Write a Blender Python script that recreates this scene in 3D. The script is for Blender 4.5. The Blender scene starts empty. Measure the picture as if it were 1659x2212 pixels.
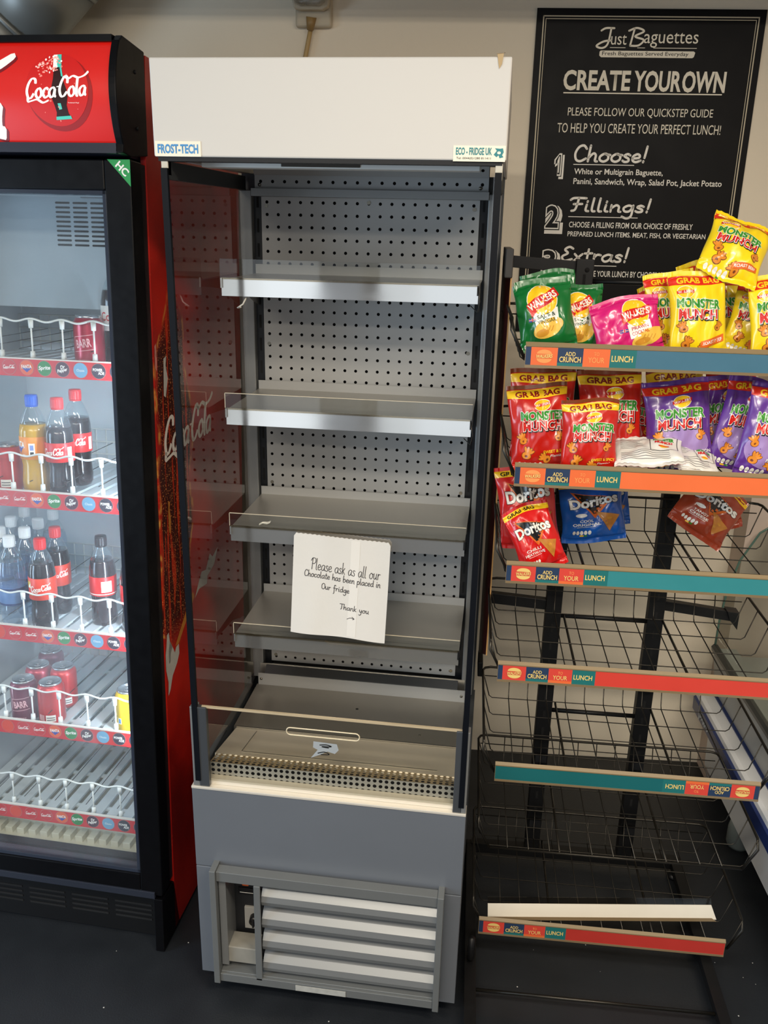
import bpy, bmesh, math, random
from mathutils import Vector, Matrix, Euler
C = bpy.context.scene.collection
S = bpy.context.scene
PI = math.pi

# ------------------------------------------------------------------ camera
cam_d = bpy.data.cameras.new('camera'); cam = bpy.data.objects.new('camera', cam_d); C.objects.link(cam)
cam_d.sensor_fit = 'VERTICAL'; cam_d.sensor_height = 24.0; cam_d.sensor_width = 18.0
cam_d.lens = 1856.73 / 2212 * 24.0
cam_d.clip_start = 0.02
YAW, PITCH, ROLL = 0.1295, 0.3236, 0.0222
_f = Vector((-math.sin(YAW) * math.cos(PITCH), math.cos(YAW) * math.cos(PITCH), -math.sin(PITCH)))
_r = Vector((math.cos(YAW), math.sin(YAW), 0)); _u = _r.cross(_f)
_r2 = _r * math.cos(ROLL) + _u * math.sin(ROLL); _u2 = -_r * math.sin(ROLL) + _u * math.cos(ROLL)
mw = Matrix.Identity(4)
for i in range(3):
    mw[i][0] = _r2[i]; mw[i][1] = _u2[i]; mw[i][2] = -_f[i]
mw.translation = (0.6102, -1.525, 1.7349)
cam.matrix_world = mw
S.camera = cam
S.view_settings.view_transform = 'Standard'
S.view_settings.look = 'None'
S.view_settings.gamma = 1.0
S.view_settings.use_curve_mapping = False
S.view_settings.exposure = -0.35

# ------------------------------------------------------------------ light
w = bpy.data.worlds.new('world'); S.world = w; w.use_nodes = True
w.node_tree.nodes['Background'].inputs[0].default_value = (0.75, 0.85, 1.0, 1)
w.node_tree.nodes['Background'].inputs[1].default_value = 0.4

def area(name, loc, target, sx, sy, power, col):
    l = bpy.data.lights.new(name, 'AREA'); l.shape = 'RECTANGLE'; l.size = sx; l.size_y = sy
    l.energy = power; l.color = col
    o = bpy.data.objects.new(name, l); C.objects.link(o); o.location = loc
    d = Vector(target) - Vector(loc)
    o.rotation_euler = d.to_track_quat('-Z', 'Y').to_euler()
    return o
WARM = (1.0, 0.89, 0.74)
LAMPS = ((-0.2, -1.75, 1.3), (1.45, -1.25, 1.2), (0.5, -2.9, 1.3))
for (lx, ly, ll), p in zip(LAMPS, (58, 64, 62)):
    area('ceiling_light', (lx, ly, 2.545), (lx, ly, 0), ll, 0.28, p, WARM)
DAY = (0.62, 0.8, 1.0)
area('window_light', (-1.075, -4.14, 1.2), (-1.075, 0, 1.2), 0.8, 2.1, 9, (0.85, 0.93, 1.0))
area('window_light', (0.5, -4.14, 1.2), (0.5, 0, 1.2), 1.5, 2.1, 13, (0.85, 0.93, 1.0))  # both stand for daylight through the assumed shop windows
area('door_light', (-2.36, -1.42, 1.08), (0.0, -0.4, 0.3), 0.9, 1.9, 84, DAY)  # daylight through an assumed doorway, out of view

# ------------------------------------------------------------------ materials
def lin(c):
    c = c / 255.0
    return c / 12.92 if c <= 0.04045 else ((c + 0.055) / 1.055) ** 2.4
def rgb(r, g, b): return (lin(r), lin(g), lin(b), 1.0)
MATS = {}
def mat(name, col=(200, 200, 200), rough=0.5, metal=0.0, spec=0.5, noise=0.0, nscale=20.0, bump=0.0, bscale=60.0, emit=0.0, coat=0.0,
        stretch=None):
    if name in MATS: return MATS[name]
    m = bpy.data.materials.new(name); m.use_nodes = True; nt = m.node_tree
    b = nt.nodes['Principled BSDF']; c = rgb(*col)
    b.inputs['Base Color'].default_value = c
    b.inputs['Roughness'].default_value = rough; b.inputs['Metallic'].default_value = metal
    b.inputs['Specular IOR Level'].default_value = spec
    if coat: b.inputs['Coat Weight'].default_value = coat; b.inputs['Coat Roughness'].default_value = 0.12
    if noise or bump:
        tc = nt.nodes.new('ShaderNodeTexCoord'); mp = nt.nodes.new('ShaderNodeMapping')
        nt.links.new(tc.outputs['Object'], mp.inputs['Vector'])
        if stretch: mp.inputs['Scale'].default_value = stretch
    if noise:
        n = nt.nodes.new('ShaderNodeTexNoise'); n.inputs['Scale'].default_value = nscale; n.inputs['Detail'].default_value = 5
        nt.links.new(mp.outputs[0], n.inputs['Vector'])
        mx = nt.nodes.new('ShaderNodeMix'); mx.data_type = 'RGBA'
        mx.inputs[6].default_value = tuple(min(1, v * (1 - noise)) for v in c[:3]) + (1,)
        mx.inputs[7].default_value = tuple(min(1, v * (1 + noise)) for v in c[:3]) + (1,)
        nt.links.new(n.outputs['Fac'], mx.inputs[0]); nt.links.new(mx.outputs[2], b.inputs['Base Color'])
        mr = nt.nodes.new('ShaderNodeMapRange'); mr.inputs[3].default_value = max(0.02, rough - 0.08); mr.inputs[4].default_value = min(1, rough + 0.08)
        nt.links.new(n.outputs['Fac'], mr.inputs[0]); nt.links.new(mr.outputs[0], b.inputs['Roughness'])
    if bump:
        n2 = nt.nodes.new('ShaderNodeTexNoise'); n2.inputs['Scale'].default_value = bscale; n2.inputs['Detail'].default_value = 3
        nt.links.new(mp.outputs[0], n2.inputs['Vector'])
        bp = nt.nodes.new('ShaderNodeBump'); bp.inputs['Strength'].default_value = bump; bp.inputs['Distance'].default_value = 0.002
        nt.links.new(n2.outputs['Fac'], bp.inputs['Height']); nt.links.new(bp.outputs[0], b.inputs['Normal'])
    if emit:
        b.inputs['Emission Color'].default_value = c; b.inputs['Emission Strength'].default_value = emit
    MATS[name] = m
    return m
def thin_glass(name, tint=(0.93, 0.95, 0.94), refl=1.0, rough=0.02, haze=0.0, hcol=(0.8, 0.88, 1.0), hscale=4.0, base=0.0):
    """a thin pane: transparent, mirror-like by Fresnel, with an optional film of condensation"""
    if name in MATS: return MATS[name]
    m = bpy.data.materials.new(name); m.use_nodes = True; nt = m.node_tree; nt.nodes.clear()
    out = nt.nodes.new('ShaderNodeOutputMaterial'); t = nt.nodes.new('ShaderNodeBsdfTransparent'); t.inputs[0].default_value = (*tint, 1)
    g = nt.nodes.new('ShaderNodeBsdfGlossy'); g.inputs['Roughness'].default_value = rough
    fr = nt.nodes.new('ShaderNodeFresnel'); fr.inputs[0].default_value = 1.5
    mu = nt.nodes.new('ShaderNodeMath'); mu.operation = 'MULTIPLY_ADD'; mu.inputs[1].default_value = refl; mu.inputs[2].default_value = base; mu.use_clamp = True
    nt.links.new(fr.outputs[0], mu.inputs[0])
    ge = nt.nodes.new('ShaderNodeNewGeometry'); inv = nt.nodes.new('ShaderNodeMath'); inv.operation = 'MULTIPLY_ADD'; inv.inputs[1].default_value = -1.0; inv.inputs[2].default_value = 1.0
    nt.links.new(ge.outputs['Backfacing'], inv.inputs[0])
    mf = nt.nodes.new('ShaderNodeMath'); mf.operation = 'MULTIPLY'; nt.links.new(mu.outputs[0], mf.inputs[0]); nt.links.new(inv.outputs[0], mf.inputs[1])
    mx = nt.nodes.new('ShaderNodeMixShader'); nt.links.new(mf.outputs[0], mx.inputs[0]); nt.links.new(t.outputs[0], mx.inputs[1]); nt.links.new(g.outputs[0], mx.inputs[2])
    last = mx
    if haze:
        d = nt.nodes.new('ShaderNodeBsdfDiffuse'); d.inputs[0].default_value = (*hcol, 1)
        tr = nt.nodes.new('ShaderNodeBsdfTranslucent'); tr.inputs[0].default_value = (*hcol, 1)
        m2 = nt.nodes.new('ShaderNodeMixShader'); m2.inputs[0].default_value = 0.6
        nt.links.new(d.outputs[0], m2.inputs[1]); nt.links.new(tr.outputs[0], m2.inputs[2])
        tc = nt.nodes.new('ShaderNodeTexCoord'); n = nt.nodes.new('ShaderNodeTexNoise'); n.inputs['Scale'].default_value = hscale; n.inputs['Detail'].default_value = 4
        nt.links.new(tc.outputs['Object'], n.inputs['Vector'])
        mr = nt.nodes.new('ShaderNodeMapRange'); mr.inputs[1].default_value = 0.35; mr.inputs[2].default_value = 0.75
        mr.inputs[3].default_value = haze * 0.45; mr.inputs[4].default_value = haze * 1.6
        nt.links.new(n.outputs['Fac'], mr.inputs[0])
        m3 = nt.nodes.new('ShaderNodeMixShader'); nt.links.new(mr.outputs[0], m3.inputs[0]); nt.links.new(mx.outputs[0], m3.inputs[1]); nt.links.new(m2.outputs[0], m3.inputs[2])
        last = m3
    nt.links.new(last.outputs[0], out.inputs[0]); MATS[name] = m
    return m

# ------------------------------------------------------------------ mesh builder
class MB:
    def __init__(s, off=(0, 0, 0)): s.v = []; s.f = []; s.fm = []; s.fs = []; s.mats = []; s.off = Vector(off)
    def mi(s, m):
        if m not in s.mats: s.mats.append(m)
        return s.mats.index(m)
    def add(s, verts, faces, m, smooth=False):
        b = len(s.v); k = s.mi(m)
        s.v += [Vector(v) - s.off for v in verts]
        for f in faces: s.f.append([b + i for i in f]); s.fm.append(k); s.fs.append(smooth)
        return s
    def box(s, x0, y0, z0, x1, y1, z1, m):
        v = [(x, y, z) for z in (z0, z1) for y in (y0, y1) for x in (x0, x1)]
        return s.add(v, [(0, 2, 3, 1), (4, 5, 7, 6), (0, 1, 5, 4), (2, 6, 7, 3), (0, 4, 6, 2), (1, 3, 7, 5)], m)
    def bar(s, p0, p1, w, h, m, up=(0, 0, 1)):
        """square bar from p0 to p1"""
        p0 = Vector(p0); p1 = Vector(p1); d = (p1 - p0).normalized(); up = Vector(up)
        if abs(d.dot(up)) > 0.98: up = Vector((0, 1, 0))
        a = d.cross(up).normalized() * (w / 2); b = a.cross(d).normalized() * (h / 2)
        v = [p + i * a + j * b for p in (p0, p1) for j in (-1, 1) for i in (-1, 1)]
        return s.add(v, [(0, 2, 3, 1), (4, 5, 7, 6), (0, 1, 5, 4), (2, 6, 7, 3), (0, 4, 6, 2), (1, 3, 7, 5)], m)
    def quad(s, a, b, c, d, m): return s.add([a, b, c, d], [(0, 1, 2, 3)], m)
    def tube(s, pts, r, m, n=8, closed=False):
        pts = [Vector(p) for p in pts]; N = len(pts); rings = []; prev = None
        for i, p in enumerate(pts):
            a = pts[(i - 1) % N] if (i > 0 or closed) else p; b = pts[(i + 1) % N] if (i < N - 1 or closed) else p
            d = (b - a).normalized()
            if prev is None:
                u = Vector((0, 0, 1)) if abs(d.z) < 0.9 else Vector((1, 0, 0)); u = (u - d * u.dot(d)).normalized()
            else: u = (prev - d * prev.dot(d)).normalized()
            prev = u; q = d.cross(u); rr = r[i] if isinstance(r, (list, tuple)) else r
            rings.append([p + (u * math.cos(2 * PI * k / n) + q * math.sin(2 * PI * k / n)) * rr for k in range(n)])
        v = [x for ring in rings for x in ring]; f = []
        for i in range(N if closed else N - 1):
            j = (i + 1) % N
            for k in range(n): f.append((i * n + k, i * n + (k + 1) % n, j * n + (k + 1) % n, j * n + k))
        if not closed: f += [tuple(range(n))[::-1], tuple((N - 1) * n + k for k in range(n))]
        return s.add(v, f, m, True)
    def lathe(s, prof, m, n=24, c=(0, 0, 0), smooth=True):
        c = Vector(c); v = []; f = []
        for (r, z) in prof: v += [c + Vector((r * math.cos(2 * PI * k / n), r * math.sin(2 * PI * k / n), z)) for k in range(n)]
        for i in range(len(prof) - 1):
            for k in range(n): f.append((i * n + k, i * n + (k + 1) % n, (i + 1) * n + (k + 1) % n, (i + 1) * n + k))
        if prof[0][0] > 1e-5: f.append(tuple(range(n))[::-1])
        if prof[-1][0] > 1e-5: f.append(tuple((len(prof) - 1) * n + k for k in range(n)))
        return s.add(v, f, m, smooth)
    def prism(s, poly, fn, d0, d1, m, smooth=False):
        """extrude a 2-D polygon; fn(a, b, d) -> point"""
        n = len(poly); v = [fn(a, b, d0) for a, b in poly] + [fn(a, b, d1) for a, b in poly]
        f = [tuple(range(n))[::-1], tuple(range(n, 2 * n))] + [(i, (i + 1) % n, n + (i + 1) % n, n + i) for i in range(n)]
        return s.add(v, f, m, smooth)
    def perf(s, P, U, V, nu, nv, pu, pv, r, m, k=12, skip=None):
        """a sheet with real round holes: P corner, U and V unit vectors"""
        P = Vector(P); U = Vector(U); V = Vector(V); v = []; f = []
        sq = []; ci = []
        for i in range(k):
            a = 2 * PI * (i + 0.5) / k; cx, cy = math.cos(a), math.sin(a); q = 1 / max(abs(cx), abs(cy))
            sq.append((cx * q * pu / 2, cy * q * pv / 2)); ci.append((cx * r, cy * r))
        cs = [(-pu / 2, -pv / 2), (pu / 2, -pv / 2), (pu / 2, pv / 2), (-pu / 2, pv / 2)]
        for i in range(nu):
            for j in range(nv):
                c = P + U * (pu * (i + 0.5)) + V * (pv * (j + 0.5)); b = len(v)
                v += [c + U * x + V * y for x, y in sq] + [c + U * x + V * y for x, y in ci] + [c + U * x + V * y for x, y in cs]
                for a in range(k): f.append((b + a, b + (a + 1) % k, b + k + (a + 1) % k, b + k + a))
                # the four corner triangles
                for q, (cx, cy) in enumerate(cs):
                    near = sorted(range(k), key=lambda t: (sq[t][0] - cx) ** 2 + (sq[t][1] - cy) ** 2)[:2]
                    a0, a1 = sorted(near); f.append((b + a0, b + a1, b + 2 * k + q))
        return s.add(v, f, m)
    def decal(s, D, fn, xs=(), ys=()):
        for v, f, m in D.meshes(xs, ys): s.add([fn(*p) for p in v], f, m, True)
        return s
    def build(s, name, parent=None, bevel=0.0, seg=2, loc=None, rot=None):
        me = bpy.data.meshes.new(name); me.from_pydata([tuple(v) for v in s.v], [], s.f)
        for m in s.mats: me.materials.append(m)
        me.polygons.foreach_set('material_index', s.fm); me.polygons.foreach_set('use_smooth', s.fs); me.update()
        o = bpy.data.objects.new(name, me); C.objects.link(o)
        if parent is not None: o.parent = parent
        if loc is not None: o.location = loc
        if rot is not None: o.rotation_euler = rot
        if bevel:
            b = o.modifiers.new('bevel', 'BEVEL'); b.width = bevel; b.segments = seg; b.limit_method = 'ANGLE'; b.angle_limit = math.radians(50)
            b.harden_normals = False
        return o
def tag(o, label=None, cat=None, group=None, kind=None):
    if label: o['label'] = label
    if cat: o['category'] = cat
    if group: o['group'] = group
    if kind: o['kind'] = kind
    return o
def empty(name, loc=(0, 0, 0), rot=(0, 0, 0), label=None, cat=None, group=None):
    o = bpy.data.objects.new(name, None); C.objects.link(o); o.location = loc; o.rotation_euler = rot; o.empty_display_size = 0.05
    return tag(o, label, cat, group)

# ------------------------------------------------------------------ flat printing: text, strokes and shapes, later laid onto a surface
_tc = {}
def glyph_mesh(txt, bold=0.0, res=3, spacing=1.0):
    key = (txt, bold, res, spacing)
    if key not in _tc:
        cu = bpy.data.curves.new('t', 'FONT'); cu.body = txt; cu.resolution_u = res; cu.offset = bold; cu.space_character = spacing
        ob = bpy.data.objects.new('t', cu); C.objects.link(ob)
        dg = bpy.context.evaluated_depsgraph_get(); me = ob.evaluated_get(dg).to_mesh()
        v = [(p.co.x, p.co.y) for p in me.vertices]; f = [tuple(p.vertices) for p in me.polygons]
        ob.evaluated_get(dg).to_mesh_clear(); bpy.data.objects.remove(ob); bpy.data.curves.remove(cu)
        _tc[key] = (v, f)
    return _tc[key]
GL = {
 'a': (1.0, [[(.85,.85),(.5,1),(.1,.7),(.06,.3),(.3,0),(.65,.2),(.85,.8)],[(.85,.9),(.8,.2),(1.02,.03)]]),
 'b': (.95, [[(.1,2),(.1,.1),(.45,0),(.8,.35),(.65,.9),(.3,.95),(.12,.6)]]),
 'c': (.8, [[(.75,.8),(.45,1),(.1,.7),(.05,.3),(.35,0),(.78,.2)]]),
 'd': (1.02, [[(.8,.8),(.45,1),(.08,.6),(.2,.05),(.55,.05),(.8,.5),(.85,2)],[(.84,1.2),(.82,.3),(1,.02)]]),
 'e': (.82, [[(.05,.45),(.6,.55),(.65,.85),(.4,1),(.08,.7),(.1,.2),(.4,0),(.8,.2)]]),
 'f': (.75, [[(.75,1.8),(.5,2.05),(.3,1.6),(.3,-.7),(.1,-1)],[(0,.95),(.7,.95)]]),
 'g': (.95, [[(.8,.8),(.45,1),(.08,.6),(.2,.1),(.55,.1),(.8,.7)],[(.82,1),(.78,-.6),(.45,-1),(.05,-.75)]]),
 'h': (.92, [[(.12,2),(.08,0)],[(.08,.4),(.45,1),(.7,.8),(.7,.1),(.9,0)]]),
 'i': (.4, [[(.15,1),(.12,.15),(.35,0)],[(.17,1.42),(.18,1.55)]]),
 'k': (.78, [[(.1,2),(.08,0)],[(.65,1.1),(.12,.5)],[(.2,.55),(.7,0)]]),
 'l': (.4, [[(.14,2),(.1,.2),(.35,0)]]),
 'n': (.9, [[(.08,1),(.08,0)],[(.08,.5),(.45,1),(.7,.75),(.7,.1),(.88,0)]]),
 'o': (.95, [[(.45,1),(.08,.65),(.1,.2),(.45,0),(.8,.3),(.75,.8),(.45,1)],[(.6,.9),(.95,.85)]]),
 'p': (.88, [[(.1,1),(.08,-1)],[(.1,.6),(.4,1),(.75,.75),(.7,.2),(.4,0),(.1,.25)]]),
 'r': (.68, [[(.1,1),(.1,0)],[(.1,.55),(.35,.95),(.65,.9)]]),
 's': (.68, [[(.6,.85),(.35,1),(.1,.75),(.5,.4),(.5,.08),(.2,0),(0,.15)]]),
 't': (.66, [[(.3,1.7),(.28,.2),(.45,0),(.65,.1)],[(0,1.1),(.65,1.15)]]),
 'u': (.92, [[(.08,1),(.08,.3),(.3,0),(.65,.35)],[(.72,1),(.7,.15),(.9,0)]]),
 'x': (.8, [[(.05,1),(.7,0)],[(.72,1),(.05,0)]]),
 'y': (.85, [[(.08,1),(.15,.4),(.4,.15),(.7,.5)],[(.75,1),(.6,-.5),(.3,-1),(0,-.8)]]),
 '!': (.45, [[(.25,2),(.17,.55)],[(.13,.12),(.12,.0)]]),
 'P': (1.0, [[(.2,2),(.1,0)],[(-.2,1.5),(.2,2),(.9,1.9),(.95,1.3),(.5,1),(.2,1.05)]]),
 'C': (1.08, [[(1,1.6),(.7,2),(.3,1.8),(.05,1),(.2,.2),(.6,0),(1.05,.35)]]),
 'O': (1.15, [[(.6,2),(.15,1.5),(.15,.4),(.6,0),(1.05,.5),(1,1.6),(.6,2)]]),
 'T': (1.1, [[(0,1.9),(1.3,2.0)],[(.65,1.95),(.6,.3),(.35,0)]]),
 'J': (1.0, [[(.2,1.7),(.5,2),(1.05,2)],[(.85,2),(.7,.1),(.35,-.45),(-.05,-.2),(.4,.35),(.9,.5)]]),
 'B': (1.08, [[(.35,2),(.15,0)],[(0,1.75),(.5,2.08),(.98,1.7),(.42,1.1),(1,.7),(.7,.05),(.15,0)]]),
 'F': (1.1, [[(0,1.7),(.3,2),(1.25,2)],[(.65,2),(.5,.3),(.2,0)],[(.3,1.05),(.98,1.1)]]),
 'E': (1.0, [[(.95,1.75),(.6,2),(.25,1.6),(.55,1.1),(.1,.6),(.35,0),(.98,.25)]]),
 ' ': (.6, []),
}
def hand(txt):
    """single-stroke lettering -> list of strokes"""
    x = 0; out = []
    for ch in txt:
        adv, st = GL[ch]
        for q in st: out.append([(x + a, b) for a, b in q])
        x += adv + .12
    return out
COLA = ([[(1.2,1.5),(1.12,1.95),(.65,2.05),(.2,1.5),(.0,.75),(.2,.1),(.6,.05),(1.0,.5)],
         [(.15,.15),(.2,-.3),(.75,-.25),(1.5,-.15),(2.3,-.5),(3.1,-.3)]]
        + [[(a + x, b) for a, b in q] for x, ch in ((1.25, 'o'), (2.3, 'c'), (3.15, 'a')) for q in (GL[ch][1][:1] if ch == 'o' else GL[ch][1])]
        + [[(4.2, 1.05), (4.55, 1.08)]]
        + [[(a + 4.65, b) for a, b in [(1.05,1.35),(1.0,1.95),(.6,2.1),(.2,1.5),(.0,.75),(.2,.1),(.6,.05),(1.05,.5)]]]
        + [[(5.3,2.1),(5.8,1.85),(6.4,2.1),(7.2,1.9),(8.0,2.1),(8.5,2.5)]]
        + [[(a + x, b) for a, b in q] for x, ch in ((5.9, 'o'), (6.95, 'l'), (7.4, 'a')) for q in (GL[ch][1][:1] if ch == 'o' else GL[ch][1])])
def smooth_line(p, k=6):
    if len(p) < 3: return list(p)
    out = []; n = len(p); cl = (abs(p[0][0] - p[-1][0]) + abs(p[0][1] - p[-1][1])) < 1e-6
    for i in range(n - 1):
        p0 = p[i - 1] if i > 0 else (p[-2] if cl else p[0]); p1 = p[i]; p2 = p[i + 1]; p3 = p[i + 2] if i + 2 < n else (p[1] if cl else p[-1])
        for j in range(k):
            t = j / k
            out.append(tuple(.5 * ((2 * p1[d]) + (-p0[d] + p2[d]) * t + (2 * p0[d] - 5 * p1[d] + 4 * p2[d] - p3[d]) * t * t + (-p0[d] + 3 * p1[d] - 3 * p2[d] + p3[d]) * t ** 3) for d in (0, 1)))
    out.append(p[-1]); return out
class D2:
    """a sheet of printing: pieces are (verts, faces, material, layer) in the sheet's own units"""
    def __init__(s): s.p = []; s.T = None
    def add(s, v, f, m, l): s.p.append((v, f, m, l)); return s
    def poly(s, pts, m, l=1): return s.add(list(pts), [tuple(range(len(pts)))], m, l)
    def rect(s, x0, y0, x1, y1, m, l=1): return s.poly([(x0, y0), (x1, y0), (x1, y1), (x0, y1)], m, l)
    def ell(s, cx, cy, rx, ry, m, l=1, n=20, rot=0):
        c, q = math.cos(rot), math.sin(rot)
        return s.poly([(cx + rx * math.cos(t) * c - ry * math.sin(t) * q, cy + rx * math.cos(t) * q + ry * math.sin(t) * c) for t in (2 * PI * k / n for k in range(n))], m, l)
    def ring(s, cx, cy, r0, r1, m, l=1, n=28):
        v = [(cx + r * math.cos(2 * PI * k / n), cy + r * math.sin(2 * PI * k / n)) for r in (r0, r1) for k in range(n)]
        return s.add(v, [(k, (k + 1) % n, n + (k + 1) % n, n + k) for k in range(n)], m, l)
    def fit(s, v, x, y, w, h, rot, shear, src=None):
        xs = [a for a, b in (src or v)]; ys = [b for a, b in (src or v)]; x0, x1, y0, y1 = min(xs), max(xs), min(ys), max(ys)
        c, q = math.cos(rot), math.sin(rot); o = []
        for a, b in v:
            a = (a - x0) / (x1 - x0) * w - w / 2; b = (b - y0) / max(1e-9, y1 - y0) * h - h / 2; a += shear * b
            o.append((x + a * c - b * q, y + a * q + b * c))
        return o
    def text(s, t, x, y, w, h, m, l=1, rot=0, shear=0, bold=0.0, spacing=1.0, arch=0.0, res=3):
        """fit the words into a box of w by h centred on x, y"""
        v, f = glyph_mesh(t, bold, res, spacing); src, _ = glyph_mesh(t, 0.0, res, spacing)
        if arch:
            xs = [a for a, b in src]; mx = (min(xs) + max(xs)) / 2; hw = (max(xs) - min(xs)) / 2
            v = [(a, b - arch * ((a - mx) / hw) ** 2) for a, b in v]; src = [(a, b - arch * ((a - mx) / hw) ** 2) for a, b in src]
        return s.add(s.fit(v, x, y, w, h, rot, shear, src), f, m, l)
    def pen(s, strokes, x, y, w, h, wid, m, l=1, rot=0, shear=0, nib=0.0, k=6):
        fl = [p for q in strokes for p in q]; xs = [a for a, b in fl]; ys = [b for a, b in fl]
        x0, x1, y0, y1 = min(xs), max(xs), min(ys), max(ys); c, sn = math.cos(rot), math.sin(rot)
        for q in strokes:
            pts = []
            for a, b in smooth_line(q, k):
                a = (a - x0) / (x1 - x0) * w - w / 2; b = (b - y0) / (y1 - y0) * h - h / 2; a += shear * b
                pts.append((x + a * c - b * sn, y + a * sn + b * c))
            n = len(pts); L = []; Rr = []
            for i, p in enumerate(pts):
                a = pts[max(0, i - 1)]; b = pts[min(n - 1, i + 1)]; dx, dy = b[0] - a[0], b[1] - a[1]; d = math.hypot(dx, dy) or 1
                dx /= d; dy /= d; ww = wid / 2 * ((1 - nib) + nib * abs(dy * .9 - dx * .25))
                if nib and (i == 0 or i == n - 1): ww *= .6
                L.append((p[0] - dy * ww, p[1] + dx * ww)); Rr.append((p[0] + dy * ww, p[1] - dx * ww))
            s.add(L + Rr, [(i, n + i, n + i + 1, i + 1) for i in range(n - 1)], m, l)
            if not nib:
                for e in (pts[0], pts[-1]): s.ell(e[0], e[1], wid / 2, wid / 2, m, l, 8)
        return s
    def meshes(s, xs=(), ys=()):
        by = {}
        for v, f, m, l in s.p: by.setdefault(m, []).append((v, f, l))
        out = []
        for m, L in by.items():
            bm = bmesh.new(); lay = bm.verts.layers.float.new('l')
            for v, f, l in L:
                bv = []
                for p in v:
                    q = bm.verts.new((p[0], p[1], 0)); q[lay] = l; bv.append(q)
                for t in f:
                    try: bm.faces.new([bv[i] for i in t])
                    except ValueError: pass
            if xs or ys:
                bmesh.ops.triangulate(bm, faces=[t for t in bm.faces if len(t.verts) > 4])
                for x in xs: bmesh.ops.bisect_plane(bm, geom=bm.verts[:] + bm.edges[:] + bm.faces[:], plane_co=(x, 0, 0), plane_no=(1, 0, 0), dist=1e-6)
                for y in ys: bmesh.ops.bisect_plane(bm, geom=bm.verts[:] + bm.edges[:] + bm.faces[:], plane_co=(0, y, 0), plane_no=(0, 1, 0), dist=1e-6)
            else: bmesh.ops.triangulate(bm, faces=[t for t in bm.faces if len(t.verts) > 4])
            for t in bm.faces:
                if t.normal.z < 0: t.normal_flip()
            bm.verts.index_update()
            out.append(([(q.co.x, q.co.y, q[lay]) for q in bm.verts], [tuple(q.index for q in t.verts) for t in bm.faces], m)); bm.free()
        return out
def flat(P, U, V, N, e=0.0004):
    P = Vector(P); U = Vector(U); V = Vector(V); N = Vector(N)
    return lambda x, y, l: P + U * x + V * y + N * (e * l)

# ------------------------------------------------------------------ common materials
WHITE = mat('white_print', (248, 244, 234), .5)
BLACKP = mat('black_print', (14, 13, 14), .5)
CREAM = mat('cream_print', (246, 238, 218), .5)
STEEL = mat('brushed_steel', (176, 174, 168), .34, .9, noise=.08, nscale=30, stretch=(.3, 6, 6))
MIRROR = mat('polished_steel', (206, 204, 200), .085, .88, noise=.02, nscale=6, stretch=(.3, 3, 3))
GREYPAINT = mat('grey_blue_paint', (104, 109, 116), .42, .25, noise=.03, nscale=8)
GREYTRIM = mat('grey_trim', (124, 126, 126), .4, .4, noise=.05, nscale=15)
DARKTRIM = mat('dark_trim', (17, 19, 23), .45, .0, spec=.3)
BLACK = mat('black_plastic', (13, 13, 15), .38, noise=.1, nscale=30)
BLACKMETAL = mat('black_metal', (15, 15, 16), .45, .1, spec=.4, noise=.15, nscale=60)
WIRE = mat('black_wire', (56, 53, 48), .32, .8)
VOID = mat('void_black', (5, 5, 6), .9)
CLEAR = thin_glass('clear_acrylic', (.93, .94, .93), 1.0, .03, base=.02)
CLEAR2 = thin_glass('aged_acrylic', (.80, .76, .68), 1.0, .08, base=.05)

# ================================================================== the setting
WY = 0.07                                        # the room stands a few degrees off the cabinets
RM = Matrix.Rotation(WY, 4, 'Z')
def W(x, y, z): return RM @ Vector((x, y, z))
BW = 1.0365                                      # back wall, in room coordinates
wallm = mat('painted_wall', (243, 231, 208), .6, noise=.035, nscale=3, bump=.15, bscale=140)
pinkw = mat('beige_wall', (206, 188, 174), .6, noise=.04, nscale=4, bump=.1, bscale=120)
ceilm = mat('ceiling_paint', (196, 192, 184), .8, noise=.03, nscale=5)
floorm = mat('dark_vinyl', (27, 30, 34), .42, noise=.3, nscale=9, bump=.25, bscale=260)
def wbox(name, x0, y0, z0, x1, y1, z1, m, kind='structure'):
    mb = MB(); v = [W(x, y, z) for z in (z0, z1) for y in (y0, y1) for x in (x0, x1)]
    mb.add(v, [(0, 2, 3, 1), (4, 5, 7, 6), (0, 1, 5, 4), (2, 6, 7, 3), (0, 4, 6, 2), (1, 3, 7, 5)], m)
    return tag(mb.build(name), kind=kind)
wbox('floor', -2.6, -4.3, -.1, 3.2, 1.16, 0, floorm)
wbox('ceiling', -2.6, -4.3, 2.6, 3.2, 1.16, 2.7, ceilm)
wbox('wall_back', -2.6, BW, 0, 3.2, BW + .12, 2.6, wallm)
for a, z0, z1, c in ((-4.3, 0, 2.6, -2.0), (-.85, 0, 2.6, BW), (-2.0, 2.15, 2.6, -.85)): wbox('wall_left', -2.6, a, z0, -2.48, c, z1, mat('side_wall_grey', (120, 116, 110), .6))
for a, z0, z1, c in ((-2.0, 0, 2.15, -1.92), (-.93, 0, 2.15, -.85), (-1.92, 2.07, 2.15, -.93), (-1.92, 0, .1, -.93)): wbox('door_1', -2.58, a, z0, -2.5, c, z1, mat('door_frame', (70, 74, 78), .4))  # unseen doorway, assumed from the cool light on the left
wbox('wall_right', 3.08, -4.3, 0, 3.2, BW, 2.6, pinkw)
wbox('wall_pillar', 1.445, .935, 0, 2.3, BW, 2.6, pinkw)
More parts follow.
